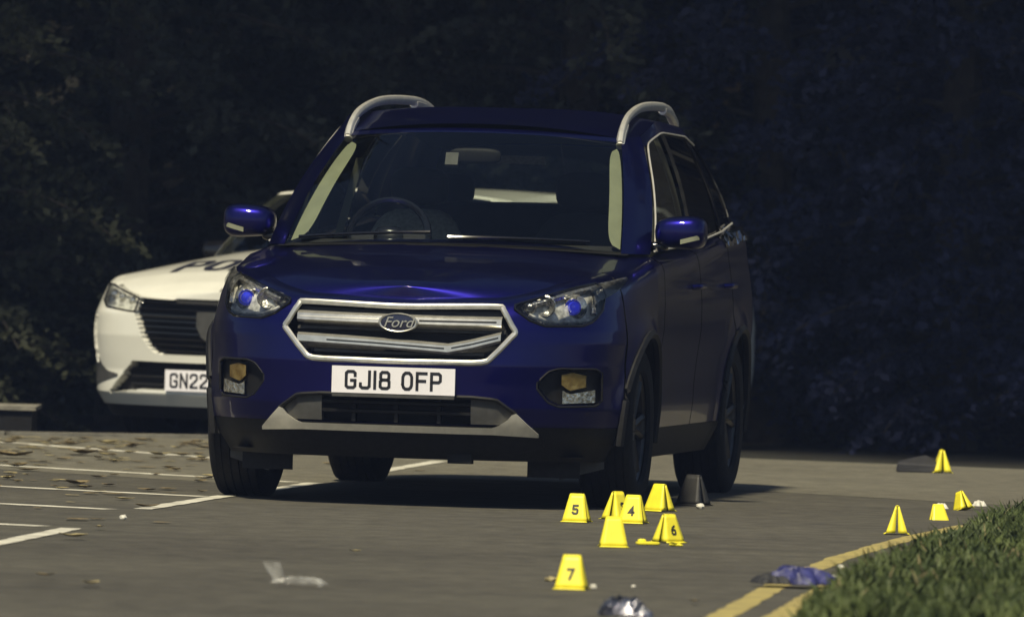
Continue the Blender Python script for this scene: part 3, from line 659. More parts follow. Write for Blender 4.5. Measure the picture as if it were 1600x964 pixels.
# interior
MB().grid(lambda a, b: (lerp(-.72, .72, a), lerp(1.10, 1.72, b) + .12 * (2 * a - 1) ** 2, 1.055 + .055 * math.sin(b * 2.6) - .01), 16, 8).build('dashboard', M['interior'], kuga)
sw = MB(); cw_ = Vector((-.37, 1.80, 1.11)); sw.lathe([(.175 + .016 * math.cos(a), .016 * math.sin(a)) for a in np.linspace(0, 2 * math.pi, 9)], (0, 0, 0), 'Y', 36)
sw.sell((0, 0, 0), (.07, .025, .05), .7, 12, 8); sw.box((-.1, 0, 0), (.07, .01, .015)); sw.box((.1, 0, 0), (.07, .01, .015)); sw.box((0, 0, -.1), (.02, .01, .07))
rm = Matrix.Rotation(R(-22), 3, 'X'); sw.v = [tuple(cw_ + rm @ Vector(v)) for v in sw.v]; sw.build('steering_wheel', M['black_gloss'], kuga)
for xx in (-.37, .37):
    st_ = MB().sell((xx, 2.42, .88), (.25, .10, .36), .55, fn=lambda p: Vector((p.x * (1 - .18 * max(0, p.z) / .36), p.y + p.z * .22, p.z))).build('front_seat', M['interior'] if xx > 0 else M['seat'], kuga)
    MB().sell((xx, 2.54, 1.335), (.13, .06, .085), .6).build('headrest', M['interior'], st_)
    MB().sell((xx, 2.15, .62), (.25, .28, .10), .6).build('cushion', M['interior'], st_)
rb = MB().sell((0, 3.45, .92), (.64, .10, .36), .4, fn=lambda p: Vector((p.x, p.y + p.z * .2, p.z))).build('rear_seat', M['interior'], kuga)
for xx in (-.42, .42): MB().sell((xx, 3.57, 1.33), (.12, .05, .07), .6).build('headrest', M['interior'], rb)
MB().sell((-.02, 1.93, 1.475), (.115, .02, .035), .6).build('rear_view_mirror', M['black'], kuga)
MB().box((-.11, 1.86, 1.455), (.028, .012, .03), rx=-.5).build('sensor_cover', M['grey_plastic'], kuga, smooth=False)
for sg in (1, -1):
    MB().grid(lambda a, b: (sg * (lerp(.725, .652, b) - .036 * a), lerp(2.40, 2.50, b), lerp(1.10, 1.455, b)), 3, 8).build('seat_belt', M['cream'], kuga)
    wd_ = .115 if sg < 0 else .075
    def trim(a, b):
        e = min(1, 1 - (2 * b - 1) ** 6) ** .5; p = c.gh(.995 - wd_ * (a * e + (1 - e) * (.0 if b < .5 else .25)), lerp(.06, .93, b), .03); return (sg * p.x, p.y, p.z)
    MB().grid(trim, 6, 30, flip=sg > 0).build('pillar_trim', M['cream'], kuga)
    c.region(2.98, 4.05, .0, .88, 4, 8, sides=(sg,), inset=.035).build('pillar_trim', M['cream'], kuga)
MB().grid(lambda a, b: (lerp(.02, .27, a), 2.02 + .05 * b, 1.48 - .035 * b), 4, 2).build('sun_visor', M['seat'], kuga)
for sg in (1, -1):
    wheel(c, sg * .79, .90, .346, .235, kuga, sg); wheel(c, sg * .79, 3.59, .346, .235, kuga, sg)
MB().tube([(-.75, 3.59, .34), (.75, 3.59, .34)], .035, 8).build('rear_axle', M['under'], kuga)
MB().tube([(-.75, .90, .33), (.75, .90, .33)], .03, 8).build('front_axle', M['under'], kuga)
MB().sell((.35, 4.1, .30), (.22, .09, .07), .6).build('exhaust_box', M['under'], kuga)

# ---------------- white police car
PX = dict(L=4.75, n=3.0, nr=4.0, dl=.62, dr=.34, tuck=.05, tuckf=.05, ax=.88, wb=2.73, ar=.36, bulge=.025, crown=.035, clad=False, taper=.03,
  W=[(.16, .84), (.3, .895), (.5, .915), (.7, .922), (.8, .915), (.95, .89), (1.05, .87)],
  YN=[(.16, .10), (.22, .05), (.3, .0), (.42, .015), (.6, .0), (.72, .01), (.8, .05), (.95, .12)], YR=[(.16, .08), (.4, 0), (.7, .02), (1.0, .08), (1.2, .15)],
  ZT=[(0, .80), (.05, .812), (.12, .845), (.2, .885), (.3, .915), (.6, .945), (.9, .965), (1.4, .99), (2.2, 1.0), (3.3, 1.03), (4.64, 1.06)],
  ZC=[(0, .815), (.1, .842), (.2, .895), (.35, .95), (.6, 1.005), (.9, 1.05), (1.2, 1.083), (1.5, 1.09)],
  y_nose_top=.1, y_bump=.50, y_fend=1.36, y_cowl=1.42, z_skirt=.235, z_bot=.17, z_sill=.25, z_handle=.82,
  K=[((0, 1.17, 1.05), (0, 1.90, 1.41)), ((.78, 1.36, 1.005), (.66, 1.88, 1.375)), ((.85, 1.50, .985), (.695, 2.02, 1.365)), ((.83, 2.45, 1.0), (.63, 2.55, 1.40)), ((.83, 2.54, 1.0), (.63, 2.64, 1.40)),
     ((.82, 3.36, 1.03), (.61, 3.36, 1.385)), ((.815, 3.42, 1.035), (.61, 3.42, 1.38)), ((.79, 4.05, 1.06), (.58, 3.95, 1.35)), ((.70, 4.38, 1.07), (.53, 4.15, 1.34)), ((0, 4.48, 1.07), (0, 4.25, 1.36))])
pol = empty('police_car', (-1.581, 51.75, -.082), -R(28.1))
tag(pol, 'white police car with POLICE lettering across its bonnet, half hidden behind blue car', 'car')
c = Car(PX)
pg_lo = [(-.50, .735), (-.47, .69), (-.42, .585), (-.35, .512), (-.27, .50), (.27, .50), (.35, .512), (.42, .585), (.47, .69), (.50, .735)]
pg_hi = [(-.50, .775), (-.48, .80), (.48, .80), (.50, .775)]
pl_lo = [(-.66, .29), (-.45, .312), (.45, .312), (.66, .29)]; pl_hi = [(-.66, .305), (-.49, .468), (.49, .468), (.66, .305)]
PH = dict(lo=[(.485, .728), (.52, .728), (.72, .748), (.775, .785)], hi=[(.485, .798), (.60, .828), (.72, .862), (.775, .868)])
c.cuts.append((inside_patch(pg_lo, pg_hi, -.50, .50), .06)); c.cuts.append((inside_patch(pl_lo, pl_hi, -.66, .66), .09))
for sg in (1, -1):
    f = (lambda T: T) if sg > 0 else neg; xs = sorted((sg * .485, sg * .775)); c.cuts.append((inside_patch(f(PH['lo']), f(PH['hi']), *xs), .05))
pb, ph = build_body(c, pol, M['white'], (2.52, 3.44))
gr = c.front_patch((-.495, .495), pg_lo, pg_hi, -.05, 0, 40, 8).build('grille', M['under'], pol)
for k in range(9):
    z = .528 + k * .031; xm = float(np.interp(z, [.50, .515, .585, .70, .735, .80], [.27, .33, .40, .455, .485, .485])); bar([(-xm, z), (0, z - .006), (xm, z)], .006, -.02, M['black_gloss'], 'grille_slat')
sh = MB(); 
sp = [(-.075, .735), (.075, .735), (.078, .66), (.045, .60), (0, .575), (-.045, .60), (-.078, .66)]
yv = c.fp(0, .66, .02).y
sh.add([(x, yv, z) for x, z in sp] + [(x, yv + .04, z) for x, z in sp], [tuple(range(7))[::-1]] + [(i, (i + 1) % 7, (i + 1) % 7 + 7, i + 7) for i in range(7)]); sh.build('badge', M['grey_plastic'], pol, smooth=False)
it = c.front_patch((-.655, .655), pl_lo, pl_hi, -.07, 0, 30, 4).build('lower_intake', M['under'], pol); gr = it
for z in (.345, .385, .425): bar([(-.52, z), (.52, z)], .007, -.03, M['black'], 'intake_bar')
pyy = c.fp(0, .375).y - .02
pp = MB().box((0, pyy + .006, .372), (.26, .006, .0555)).build('number_plate', M['plate'], pol, smooth=False)
lettering('lettering', 'GN22', .079, .050, .0125, .0105, lambda u, v: (u - .115, pyy - .0015, .372 + v), M['ink'], pp)
for sg in (1, -1):
    f = (lambda T: T) if sg > 0 else neg; xs = sorted((sg * .485, sg * .775))
    hs = None; h = c.front_patch(xs, f(PH['lo']), f(PH['hi']), -.04, 0, 20, 6).build('headlight', M['lamp_house'], pol)
    for dx in (.55, .63, .70): MB().lathe([(.001, -.01), (.018, -.005), (.024, .01)], (sg * dx, c.fy(dx, .79) + .03, .79 + (dx - .6) * .2), 'Y', 14).build('lamp_cell', M['reflector'], h)
    c.front_patch(xs, f(PH['lo']), f(PH['hi']), .003, .01, 20, 6).build('lens', M['lens'], h); seal(c, PH, sg, .487, .773, .006, h)
    # vertical lamp fang and dark side vent
    P = [c.fp(sg * x, z, .004) for x, z in ((.80, .70), (.815, .62), (.80, .52), (.775, .45))]
    MB().tube(smooth_path(P, 3), .010, 6).build('running_lamp', M['lamp_house'], pol)
    c.front_patch(sorted((sg * .60, sg * .83)), f([(.60, .385), (.70, .36), (.83, .33)]), f([(.60, .395), (.69, .41), (.74, .44), (.83, .53)]), .006, .03, 12, 5).build('side_vent', M['grey_plastic'], pol)
    def shp(p): return Vector((p.x, p.y * (1.0 if p.y > 0 else 1.1), p.z))
    mr = MB().sell((sg * .965, 1.78, 1.045), (.105, .075, .062), .65, fn=shp).build('wing_mirror', M['black_gloss'], pol)
    MB().sell((sg * .86, 1.78, .99), (.05, .035, .02), .7).build('mirror_arm', M['black_gloss'], mr)
    c.region(.9, 1.0, .05, .95, 4, 8, sides=(sg,), inset=.03).build('pillar_trim', M['black'], pol)
    wheel(c, sg * .79, .88, .325, .22, pol, sg); wheel(c, sg * .79, 3.61, .325, .22, pol, sg)
lettering('lettering', 'POLICE', .27, .155, .044, .020, lambda u, v: (u - .01, .50 + v, c.hood_z(u - .01, .50 + v) + .004), M['navy_ink'], pol)
lettering('model_number', '308', .030, .036, .008, .007, lambda u, v: (u + .05, .115 + v, c.hood_z(u + .05, .115 + v) + .004), M['grey_plastic'], pol)
MB().grid(lambda a, b: (lerp(-.70, .70, a), lerp(1.16, 1.30, b) + .26 * abs(2 * a - 1) ** 2, 1.005 - .02 * abs(2 * a - 1) ** 2), 20, 2).build('cowl', M['black'], pol)
MB().grid(lambda a, b: (lerp(-.68, .68, a), lerp(1.28, 1.8, b) + .12 * (2 * a - 1) ** 2, .98 + .05 * math.sin(b * 2.6)), 12, 6).build('dashboard', M['cream'], pol)
for xx in (-.36, .36):
    st_ = MB().sell((xx, 2.6, .72), (.24, .10, .34), .55, fn=lambda p: Vector((p.x, p.y + p.z * .22, p.z))).build('front_seat', M['interior'], pol)
    MB().sell((xx, 2.72, 1.16), (.12, .05, .08), .6).build('headrest', M['interior'], st_)

# ------------------------------------------------------------------ evidence markers
def tent_mesh(h=.112, wb=.050, wt=.029, d=.042, rd=.007):
    """one leaf of the folded marker: face, bottom lip and turned-in side flanges"""
    mb = MB()
    fn = lambda a, b: (lerp(-1, 1, a) * lerp(wb, wt, b), -lerp(d, rd, b), lerp(.006, h, b))
    mb.grid(fn, 6, 8)
    mb.grid(lambda a, b: (lerp(-1, 1, a) * (wb + .006 * b), -d - .010 * b, .006 - .004 * b), 6, 1, True)       # lip
    for s in (1, -1):
        mb.grid(lambda a, b: (s * (lerp(wb, wt, b) + (.0 if a == 0 else -.004)), -lerp(lerp(d, rd, b), lerp(.006, .0015, b), a), lerp(.006, h, b)), 1, 8, s < 0)
    return mb
def leaf_pair():
    f = tent_mesh(); b = MB(); b.add([(-x, -y, z) for x, y, z in f.v], f.f)
    r = MB(); r.grid(lambda a, q: (lerp(-.029, .029, a), lerp(-.007, .007, q), .112 + .003 * math.sin(q * math.pi)), 4, 4)
    return f, b, r
def add_solid(o, t=.002):
    m = o.modifiers.new('thickness', 'SOLIDIFY'); m.thickness = t; m.offset = 0
MK_G = 'yellow evidence markers on the road'
proto = None
def marker(px, py, rz, label, number=None, both=False, m='yellow', rot=None, z=0.0, scale=1.0, dz=0):
    global proto
    g = ground_at(px, py); e = empty('evidence_marker', (g.x, g.y, z + .001), 0, rot or (0, 0, R(rz))); e.scale = (scale,) * 3
    tag(e, label, 'marker', MK_G if m == 'yellow' else None)
    if proto is None:
        f, b, r = leaf_pair(); proto = [link_mesh for link_mesh in (f.build('front_panel', None), b.build('rear_panel', None), r.build('ridge', None))]
        parts = proto
    else:
        parts = []
        for p in proto:
            q = p.copy(); q.data = p.data if m == 'yellow' else p.data.copy(); COL.objects.link(q); parts.append(q)
    for q in parts:
        q.parent = e
        if m == 'yellow':
            if not q.data.materials: q.data.materials.append(M['yellow'])
        else: q.data.materials.clear(); q.data.materials.append(M[m])
        if not q.modifiers: add_solid(q)
    if number:
        sl = (.042 - .007) / .106
        pt = lambda u, v: (u, -(.042 - sl * (.052 + v - .006)) - .0026, .052 + v)
        lettering('number', number, .040, .027, .0085, .004, pt, M['marker_ink'], e)
        if both: lettering('number', number, .040, .027, .0085, .004, lambda u, v: tuple(-a if i < 2 else a for i, a in enumerate(pt(u, v))), M['marker_ink'], e)
    return e
marker(901, 816, -14, 'yellow tent marker numbered 5 nearest the front of the blue car', '5')
marker(893, 921, -10, 'yellow tent marker numbered 7 standing alone nearest the camera', '7')
marker(989, 818, -16, 'yellow tent marker numbered 4 in the middle of the marker cluster', '4')
marker(964, 812, 52, 'yellow tent marker turned away, tucked behind the marker numbered 4', '3')
marker(1030, 799, -42, 'plain yellow tent marker seen at its corner beside the front left wheel', None)
marker(958, 855, 4, 'yellow tent marker with a blank face in front of the marker numbered 4', None)
marker(1044, 848, 42, 'yellow tent marker numbered 6 showing two sides, lumps at its foot', '6', True, scale=.95)
marker(1471, 739, 96, 'farthest yellow tent marker, standing at the road end by a dark lump', None)
marker(1401, 835, 88, 'yellow tent marker seen edge on, beside the grass verge and yellow line', None)
marker(1467, 812, 12, 'upper part of a yellow marker sunk in the grass below a whitish scrap', None, rot=(R(-12), 0, R(15)), z=-.02, scale=.75)
marker(1505, 797, -40, 'yellow marker tilted in the grass beside pale scraps', None, rot=(R(8), R(-14), R(-60)), z=.0, scale=.72)
marker(1083, 790, -35, 'dark tent marker in shade at the foot of the rear wheel', None, m='dark_marker', scale=1.15)
# flat yellow piece and lumps by marker 6
def lump(name, px, py, r, m, label, cat, flat=.5, seed=1, z=0, rz=0, amp=.28, n=(18, 10), e=.9, group=None):
    rg = random.Random(seed); ph = [(rg.uniform(2, 6), rg.uniform(2, 6), rg.uniform(0, 6)) for _ in range(4)]
    def fn(p):
        k = 1
        for (a, b, cc) in ph: k += amp * .5 * math.sin(a * p.x / r[0] + cc) * math.cos(b * p.y / r[1] + b * p.z / r[2])
        q = p * k; q.z = max(q.z, -r[2] * .92); return q
    g = ground_at(px, py); o = MB().sell((0, 0, 0), r, e, n[0], n[1], fn=fn).build(name, m, sharp=25)
    o.location = (g.x, g.y, z + r[2] * .92); o.rotation_euler = (0, 0, R(rz)); return tag(o, label, cat, group)
pp_ = MB()
pp_.sell((0, 0, .006), (.045, .028, .006), .4); pp_.sell((-.022, .004, .014), (.016, .013, .008), .7)
o = pp_.build('marker_base', M['yellow']); g = ground_at(1012, 851); o.location = (g.x, g.y, .001); o.rotation_euler = (0, 0, .2); tag(o, 'flat yellow plastic piece lying left of the marker numbered 6', 'plastic piece')
lump('yellow_scrap', 1056, 853, (.026, .018, .009), M['yellow'], 'crumpled yellow scrap at the foot of the marker numbered 6', 'scrap', seed=4)
M['cloth_blue'] = mat('blue_cloth', (.022, .024, .11), .55, noise=.4, nscale=18, bump=.7, bscale=25)
M['cloth_black'] = mat('black_cloth', (.012, .012, .014), .7, noise=.3, nscale=18)
# dark lump by the far marker: a low shoe-like case with a sloping lid
bx = MB(); bx.add([(-.13, -.07, 0), (.13, -.07, 0), (.13, .07, 0), (-.13, .07, 0), (-.135, -.065, .06), (.11, -.06, .05), (.12, .065, .085), (-.11, .065, .075), (.03, .03, .115)],
   [(0, 1, 5, 4), (1, 2, 6, 5), (2, 3, 7, 6), (3, 0, 4, 7), (4, 5, 8), (5, 6, 8), (6, 7, 8), (7, 4, 8), (3, 2, 1, 0)])
o = bx.build('black_bag', M['cloth_black'], smooth=False); g = ground_at(1437, 738); o.location = (g.x, g.y, .001); o.scale = (.88, .8, .75); o.rotation_euler = (0, 0, .05); bv = o.modifiers.new('bevel', 'BEVEL'); bv.width = .008; bv.segments = 2
tag(o, 'flat black bag lying beside the farthest yellow marker', 'bag')

M['foil'] = mat('crumpled_foil', (.45, .45, .5), .18, .9, col2=(.02, .02, .025), nscale=22, bump=1.0, bscale=40)
M['film'] = mat('clear_film', (.55, .55, .52), .2, 0, .5, noise=.5, nscale=25, bump=.8, bscale=35); M['film'].node_tree.nodes['Principled BSDF'].inputs['Alpha'].default_value = .16
M['leaf1'] = mat('dead_leaf_tan', (.30, .25, .12), .7, noise=.3, nscale=30)
M['leaf2'] = mat('dead_leaf_brown', (.15, .115, .055), .8, noise=.3, nscale=30)
M['scrap'] = mat('white_scrap', (.55, .53, .46), .5, noise=.15, nscale=30)
def crumple(name, px, py, sx, sy, h, m, label, cat, seed, rz=0, nx=26, ny=16, tip=None, sharp=25):
    """a crushed sheet: uneven folds, edges on the ground, with an underside"""
    rg = np.random.default_rng(seed); K = [(rg.uniform(2, 11), rg.uniform(2, 11), rg.uniform(0, 6.3)) for _ in range(7)]
    def fn(a, b):
        u, v = 2 * a - 1, 2 * b - 1; rr = max(abs(u), abs(v)); e = max(0, 1 - rr ** 3)
        f = sum(abs(math.sin(p * u + q * v + s_)) for p, q, s_ in K) / 7
        wob = 1 + .18 * math.sin(5 * math.atan2(v, u) + seed) + .1 * math.sin(9 * math.atan2(v, u))
        z = h * e * (.25 + .95 * f) * (tip(u, v) if tip else 1)
        return (u * sx * wob * (1 - .18 * v * v), v * sy * wob * (1 - .22 * u * u), .004 + z)
    mb = MB().grid(fn, nx, ny); mb.grid(lambda a, b: (fn(a, b)[0], fn(a, b)[1], .002), nx, ny, True)
    o = mb.build(name, m, sharp=sharp); g = ground_at(px, py); o.location = (g.x, g.y, .012); o.rotation_euler = (0, 0, R(rz)); return tag(o, label, cat)
bc = crumple('blue_cloth', 1250, 918, .115, .10, .062, M['cloth_blue'], 'crumpled blue and black cloth lying across the yellow line beside the grass', 'cloth', 3, 8)
def child_crumple(parent, name, loc, sx, sy, h, m, seed):
    o = crumple(name, 800, 900, sx, sy, h, m, None, None, seed); o.parent = parent; o.location = loc; o.rotation_euler = (0, 0, .3)
    for k in ('label', 'category'):
        if k in o: del o[k]
    return o
child_crumple(bc, 'black_sleeve', (-.095, -.02, 0), .06, .07, .035, M['cloth_black'], 8)
child_crumple(bc, 'pale_hem', (.12, .06, 0), .045, .04, .03, M['scrap'], 5)
fo = crumple('foil_bundle', 972, 968, .070, .085, .060, M['foil'], 'crumpled black and silver foil bundle at the bottom edge of the picture', 'foil', 12, -20, 30, 20, sharp=10)
child_crumple(fo, 'foil_flap', (.065, -.04, 0), .045, .04, .03, M['foil'], 21)
# clear plastic wrapper: a flat strip with a standing twisted end
wp = crumple('plastic_wrapper', 470, 918, .085, .05, .022, M['film'], 'clear crumpled plastic wrapper lying on the open asphalt', 'wrapper', 9, -6, sharp=15)
def tw(a, b): 
    an = b * 2 * math.pi; r_ = .016 + .014 * a + .006 * math.sin(3 * an + 5 * a); return (-.075 + r_ * math.cos(an) - .02 * a, .0 + r_ * .8 * math.sin(an), .005 + .065 * a)
MB().grid(tw, 8, 14).build('twisted_end', M['film'], wp, sharp=15)
lump('crushed_tip', 500, 917, (.012, .012, .014), M['film'], 'bright crushed tip of clear film at the right end of the wrapper', 'wrapper', seed=3)
for (px, py, r_, lab) in ((990, 918, .006, 'tiny white chip on the asphalt right of marker 7'), (927, 920, .010, 'small pale chip at the right foot of marker 7'), (192, 812, .012, 'small white chip on the asphalt left of the blue car'), (1094, 795, .014, 'small white chip beside the dark marker')):
    lump('chip', px, py, (r_ * 1.2, r_, r_ * .9), M['scrap'], lab, 'chip', seed=int(px), n=(10, 6), group='pale chips on the road')
lump('stub', 861, 908, (.020, .010, .008), M['leaf1'], 'short tan stub lying left of the marker numbered 7', 'stub', seed=6, rz=10)
crumple('white_scrap', 1530, 796, .028, .024, .025, M['scrap'], 'whitish crumpled scrap among the grass tips right of the tilted marker', 'scrap', 31, 20)
crumple('pale_scrap', 1470, 800, .03, .024, .024, M['scrap'], 'pale torn scrap above the yellow marker sunk in the grass', 'scrap', 37, 0)
lump('pale_pebble', 1313, 902, (.012, .01, .008), M['scrap'], 'small pale pebble at the grass edge behind the blue cloth', 'pebble', seed=2, n=(10, 6), z=.03)

# fallen leaves: curled blades, each one a thing where it shows alone
def leaf_geo(mb, cx, cy, L_, rz, curl, seed, z=.006):
    rg = random.Random(seed); V = []
    for i in range(6):
        t = i / 5; wd = L_ * .34 * math.sin(math.pi * min(1, t * .92 + .06)) ** .8 * (1 + .25 * math.sin(9 * t + seed))
        for s in (-1, 0, 1):
            x = (t - .5) * L_; y = s * wd; zz = z + abs(s) * wd * curl * .8 + curl * L_ * .35 * (2 * t - 1) ** 2
            V.append((cx + x * math.cos(rz) - y * math.sin(rz), cy + x * math.sin(rz) + y * math.cos(rz), zz))
    mb.add(V, [(i * 3 + s, i * 3 + 3 + s, i * 3 + 4 + s, i * 3 + 1 + s) for i in range(5) for s in range(2)])
for (px, py, L_, m, lab) in ((115, 843, .11, 'leaf1', 'large tan fallen leaf beside the near white line end'), (155, 828, .06, 'leaf1', 'small tan fallen leaf right of the large tan one'),
        (142, 917, .085, 'leaf1', 'tan fallen leaf alone on the asphalt at lower left'), (70, 904, .07, 'leaf2', 'brown fallen leaf left of the lone tan leaf'),
        (130, 712, .17, 'leaf2', 'curled dark brown leaf on the second bay line from the kerb'), (20, 716, .2, 'leaf2', 'curled dark brown leaf at the left picture edge'),
        (120, 760, .14, 'leaf2', 'brown leaf lying across the third bay line from the kerb'), (250, 714, .12, 'leaf1', 'tan curled leaf between bay lines close to the blue car'),
        (555, 866, .05, 'leaf1', 'small tan leaf on the asphalt in front of the blue car'), (1085, 945, .05, 'leaf2', 'small leaf on the asphalt beside the yellow line')):
    g = ground_at(px, py); mb = MB(); leaf_geo(mb, 0, 0, L_, random.uniform(0, 3), .3, px)
    o = mb.build('fallen_leaf', M[m]); o.location = (g.x, g.y, .006); tag(o, lab, 'leaf', 'single fallen leaves')
for nm, mk, N in (('leaf_litter', 'leaf2', 300), ('leaf_litter', 'leaf1', 170)):
    mb = MB()
    for i in range(N):
        while True:
            x = random.uniform(-4.2, -.2); y = random.uniform(38, 50.7)
            if random.random() < (.04 + .96 * ((y - 38) / 12.7) ** 1.6) * (1 if x < -1.2 else .22) and not (-1.25 < x < 1.3 and 40.6 < y < 46): break
        leaf_geo(mb, x, y, random.uniform(.05, .13), random.uniform(0, 6.3), random.uniform(.02, .32), i, z=.005)
    o = mb.build(nm, M[mk]); tag(o, 'scattered brown dead leaves over the parking bays' if mk == 'leaf2' else 'scattered tan dead leaves over the parking bays', 'dead leaves', kind='stuff')

# low dark block with a pale rim at the left edge, on the far side of the kerb
bl = tag(empty('planter_box', (-2.93, 51.75, -.10)), 'low dark planter box with a pale rim at the left picture edge', 'planter')
MB().box((0, 0, .11), (.44, .30, .11)).build('box', M['black'], bl, smooth=False)
MB().box((0, 0, .230), (.46, .32, .010)).build('rim', M['kerb'], bl, smooth=False)
MB().box((.15, -.318, .10), (.013, .012, .098)).build('corner_post', M['kerb'], bl, smooth=False)

# ------------------------------------------------------------------ grass verge
VE = [(.77, 27.0), (.97, 30.6), (1.20, 33.2), (1.46, 35.4), (1.75, 37.6), (1.95, 39.4), (2.25, 41.0), (2.8, 42.4), (3.6, 43.4), (6, 44.5), (30, 45), (30, 27)]
slab('verge', VE, -.05, .05, M['soil'])
def grass_mat(name, a, b):
    m = mat(name, a, .6, col2=b, nscale=3.5, spec=.25); return m
M['grass'] = grass_mat('grass_blades', (.080, .102, .030), (.032, .048, .015))
def inside_poly(x, y, P):
    r = np.zeros(len(x), bool); j = len(P) - 1
    for i in range(len(P)):
        xi, yi = P[i]; xj, yj = P[j]
        r ^= ((yi > y) != (yj > y)) & (x < (xj - xi) * (y - yi) / (yj - yi + 1e-12) + xi); j = i
    return r
def quad_mesh(name, V, m, parent=None, smooth=False):
    """V: (n,4,3) array of quads"""
    n = len(V); me = bpy.data.meshes.new(name); me.vertices.add(n * 4); me.vertices.foreach_set('co', V.reshape(-1).astype(np.float32))
    me.loops.add(n * 4); me.loops.foreach_set('vertex_index', np.arange(n * 4, dtype=np.int32)); me.polygons.add(n)
    me.polygons.foreach_set('loop_start', np.arange(0, n * 4, 4, dtype=np.int32)); me.update(calc_edges=True)
    me.materials.append(m); o = bpy.data.objects.new(name, me); COL.objects.link(o); o.parent = parent; return o
N = 150000
x = RNG.uniform(.7, 4.2, N); y = RNG.uniform(29, 44.5, N)
k = inside_poly(x + RNG.normal(0, .035, N), y + RNG.normal(0, .05, N), VE); x, y = x[k], y[k]; n = len(x)
tuft = .55 + .45 * np.sin(x * 9 + 2 * np.sin(y * 3.1)) * np.cos(y * 5.3 + 1.5 * np.sin(x * 6))
hh = RNG.uniform(.035, .085, n) * (.65 + .7 * tuft); an = RNG.uniform(0, 2 * np.pi, n); wd = RNG.uniform(.003, .008, n); wide = RNG.random(n) < .35; wd[wide] *= 2.6; hh[wide] *= .75
lean = RNG.uniform(.1, .9, n) * hh; la = RNG.uniform(0, 2 * np.pi, n)
z0 = np.where(inside_poly(x, y, VE), .05, .0)
base = np.stack([x, y, z0], 1); sd_ = np.stack([np.cos(an) * wd, np.sin(an) * wd, 0 * an], 1)
mid = base + np.stack([np.cos(la) * lean * .35, np.sin(la) * lean * .35, hh * .6], 1); tip = base + np.stack([np.cos(la) * lean, np.sin(la) * lean, hh], 1)
Q1 = np.stack([base - sd_, base + sd_, mid + sd_ * .85, mid - sd_ * .85], 1); Q2 = np.stack([mid - sd_ * .85, mid + sd_ * .85, tip + sd_ * .15, tip - sd_ * .15], 1)
o = quad_mesh('grass', np.concatenate([Q1, Q2]), M['grass']); tag(o, 'rough green grass on the verge at lower right', 'grass', kind='stuff')
# straw-coloured dead blades and small pale leaves caught in the grass
sel = RNG.choice(n, 900, replace=False)
o = quad_mesh('dry_grass', np.concatenate([Q1[sel] + [0, 0, .012], Q2[sel] + [0, 0, .012]]), mat('straw', (.20, .17, .08), .8, noise=.3, nscale=9)); tag(o, 'dry straw blades mixed into the verge grass', 'dry grass', kind='stuff')

# ------------------------------------------------------------------ trees behind
def foliage_mat(name, a, b):
    m = mat(name, a, .75, col2=b, nscale=1.6, spec=.15, detail=8); return m
M['bark'] = mat('bark', (.035, .028, .02), .9, noise=.4, nscale=12, bump=.6, bscale=30)
FOL = [foliage_mat('cypress_foliage', (.058, .062, .036), (.032, .036, .024)), foliage_mat('dark_evergreen', (.050, .055, .042), (.030, .034, .027)), foliage_mat('blue_evergreen', (.032, .038, .084), (.018, .021, .046))]  # last entry has blue light put into the leaf colour
def tree(name, x, y, h, sp, fol, label, nbr=70, low=.15, seed=0, leaf=.055, trunk_r=.14, group='trees behind the road'):
    rg = np.random.default_rng(seed); root = empty(name, (x, y, -.10)); tag(root, label, 'tree', group)
    bend = rg.uniform(-.15, .15, 2)
    tp = [(bend[0] * t * t * 2, bend[1] * t * t * 2, h * t) for t in np.linspace(0, .96, 9)]
    mb = MB().tube(tp, [trunk_r * (1 - .9 * t) + .01 for t in np.linspace(0, 1, 9)], 9)
    C, D, LN = [], [], []
    for b in range(nbr):
        t = low / h + (1 - low / h) * ((b + rg.random()) / nbr) ** 1.15 * .97; z = h * t
        ln = sp * (1.0 - .75 * t ** 1.5) * rg.uniform(.7, 1.15); az = b * 2.399 + rg.uniform(-.4, .4); droop = rg.uniform(-.05, .35)
        c0 = np.array([bend[0] * t * t * 2, bend[1] * t * t * 2, z]); d = np.array([math.cos(az), math.sin(az), 0.])
        pts = [c0 + d * ln * s + np.array([0, 0, ln * (.30 * s - (.30 + droop) * s * s)]) for s in np.linspace(0, 1, 6)]
        mb.tube([tuple(p) for p in pts], [.022 * (1 - .8 * s) for s in np.linspace(0, 1, 6)], 5, cap=False)
        nt_ = int(9 + 13 * ln)
        for q in range(nt_):
            s = .18 + .82 * (q + rg.random()) / nt_; i = min(4, int(s * 5)); p = pts[i] + (pts[i + 1] - pts[i]) * (s * 5 - i)
            ta = az + rg.choice([-1, 1]) * rg.uniform(.3, 1.2); tl = (.18 + .42 * (1 - s) ** .5 * .6) * rg.uniform(.6, 1.2)
            td = np.array([math.cos(ta), math.sin(ta), rg.uniform(-.45, .25)])
            m_ = int(9 + tl * 26); ss = rg.random(m_)
            C.append(p + td * tl * ss[:, None] + rg.normal(0, .022, (m_, 3)) - np.array([0, 0, .10]) * (ss ** 2)[:, None]); 
            dd = td + rg.normal(0, .55, (m_, 3)); D.append(dd); LN.append(leaf * rg.uniform(.6, 1.5, m_))
    mb.build('trunk', M['bark'], root)
    C = np.concatenate(C); D = np.concatenate(D); D /= np.linalg.norm(D, axis=1, keepdims=True); LN = np.concatenate(LN)
    up = rg.normal(0, 1, C.shape); Sd = np.cross(D, up); Sd /= np.linalg.norm(Sd, axis=1, keepdims=True)
    Lh = D * LN[:, None]; Wd = Sd * (LN * .28)[:, None]
    V = np.stack([C - Lh * .5, C + Wd, C + Lh * .5, C - Wd], 1)
    quad_mesh('crown', V, FOL[fol], root); return len(C)
tot = 0
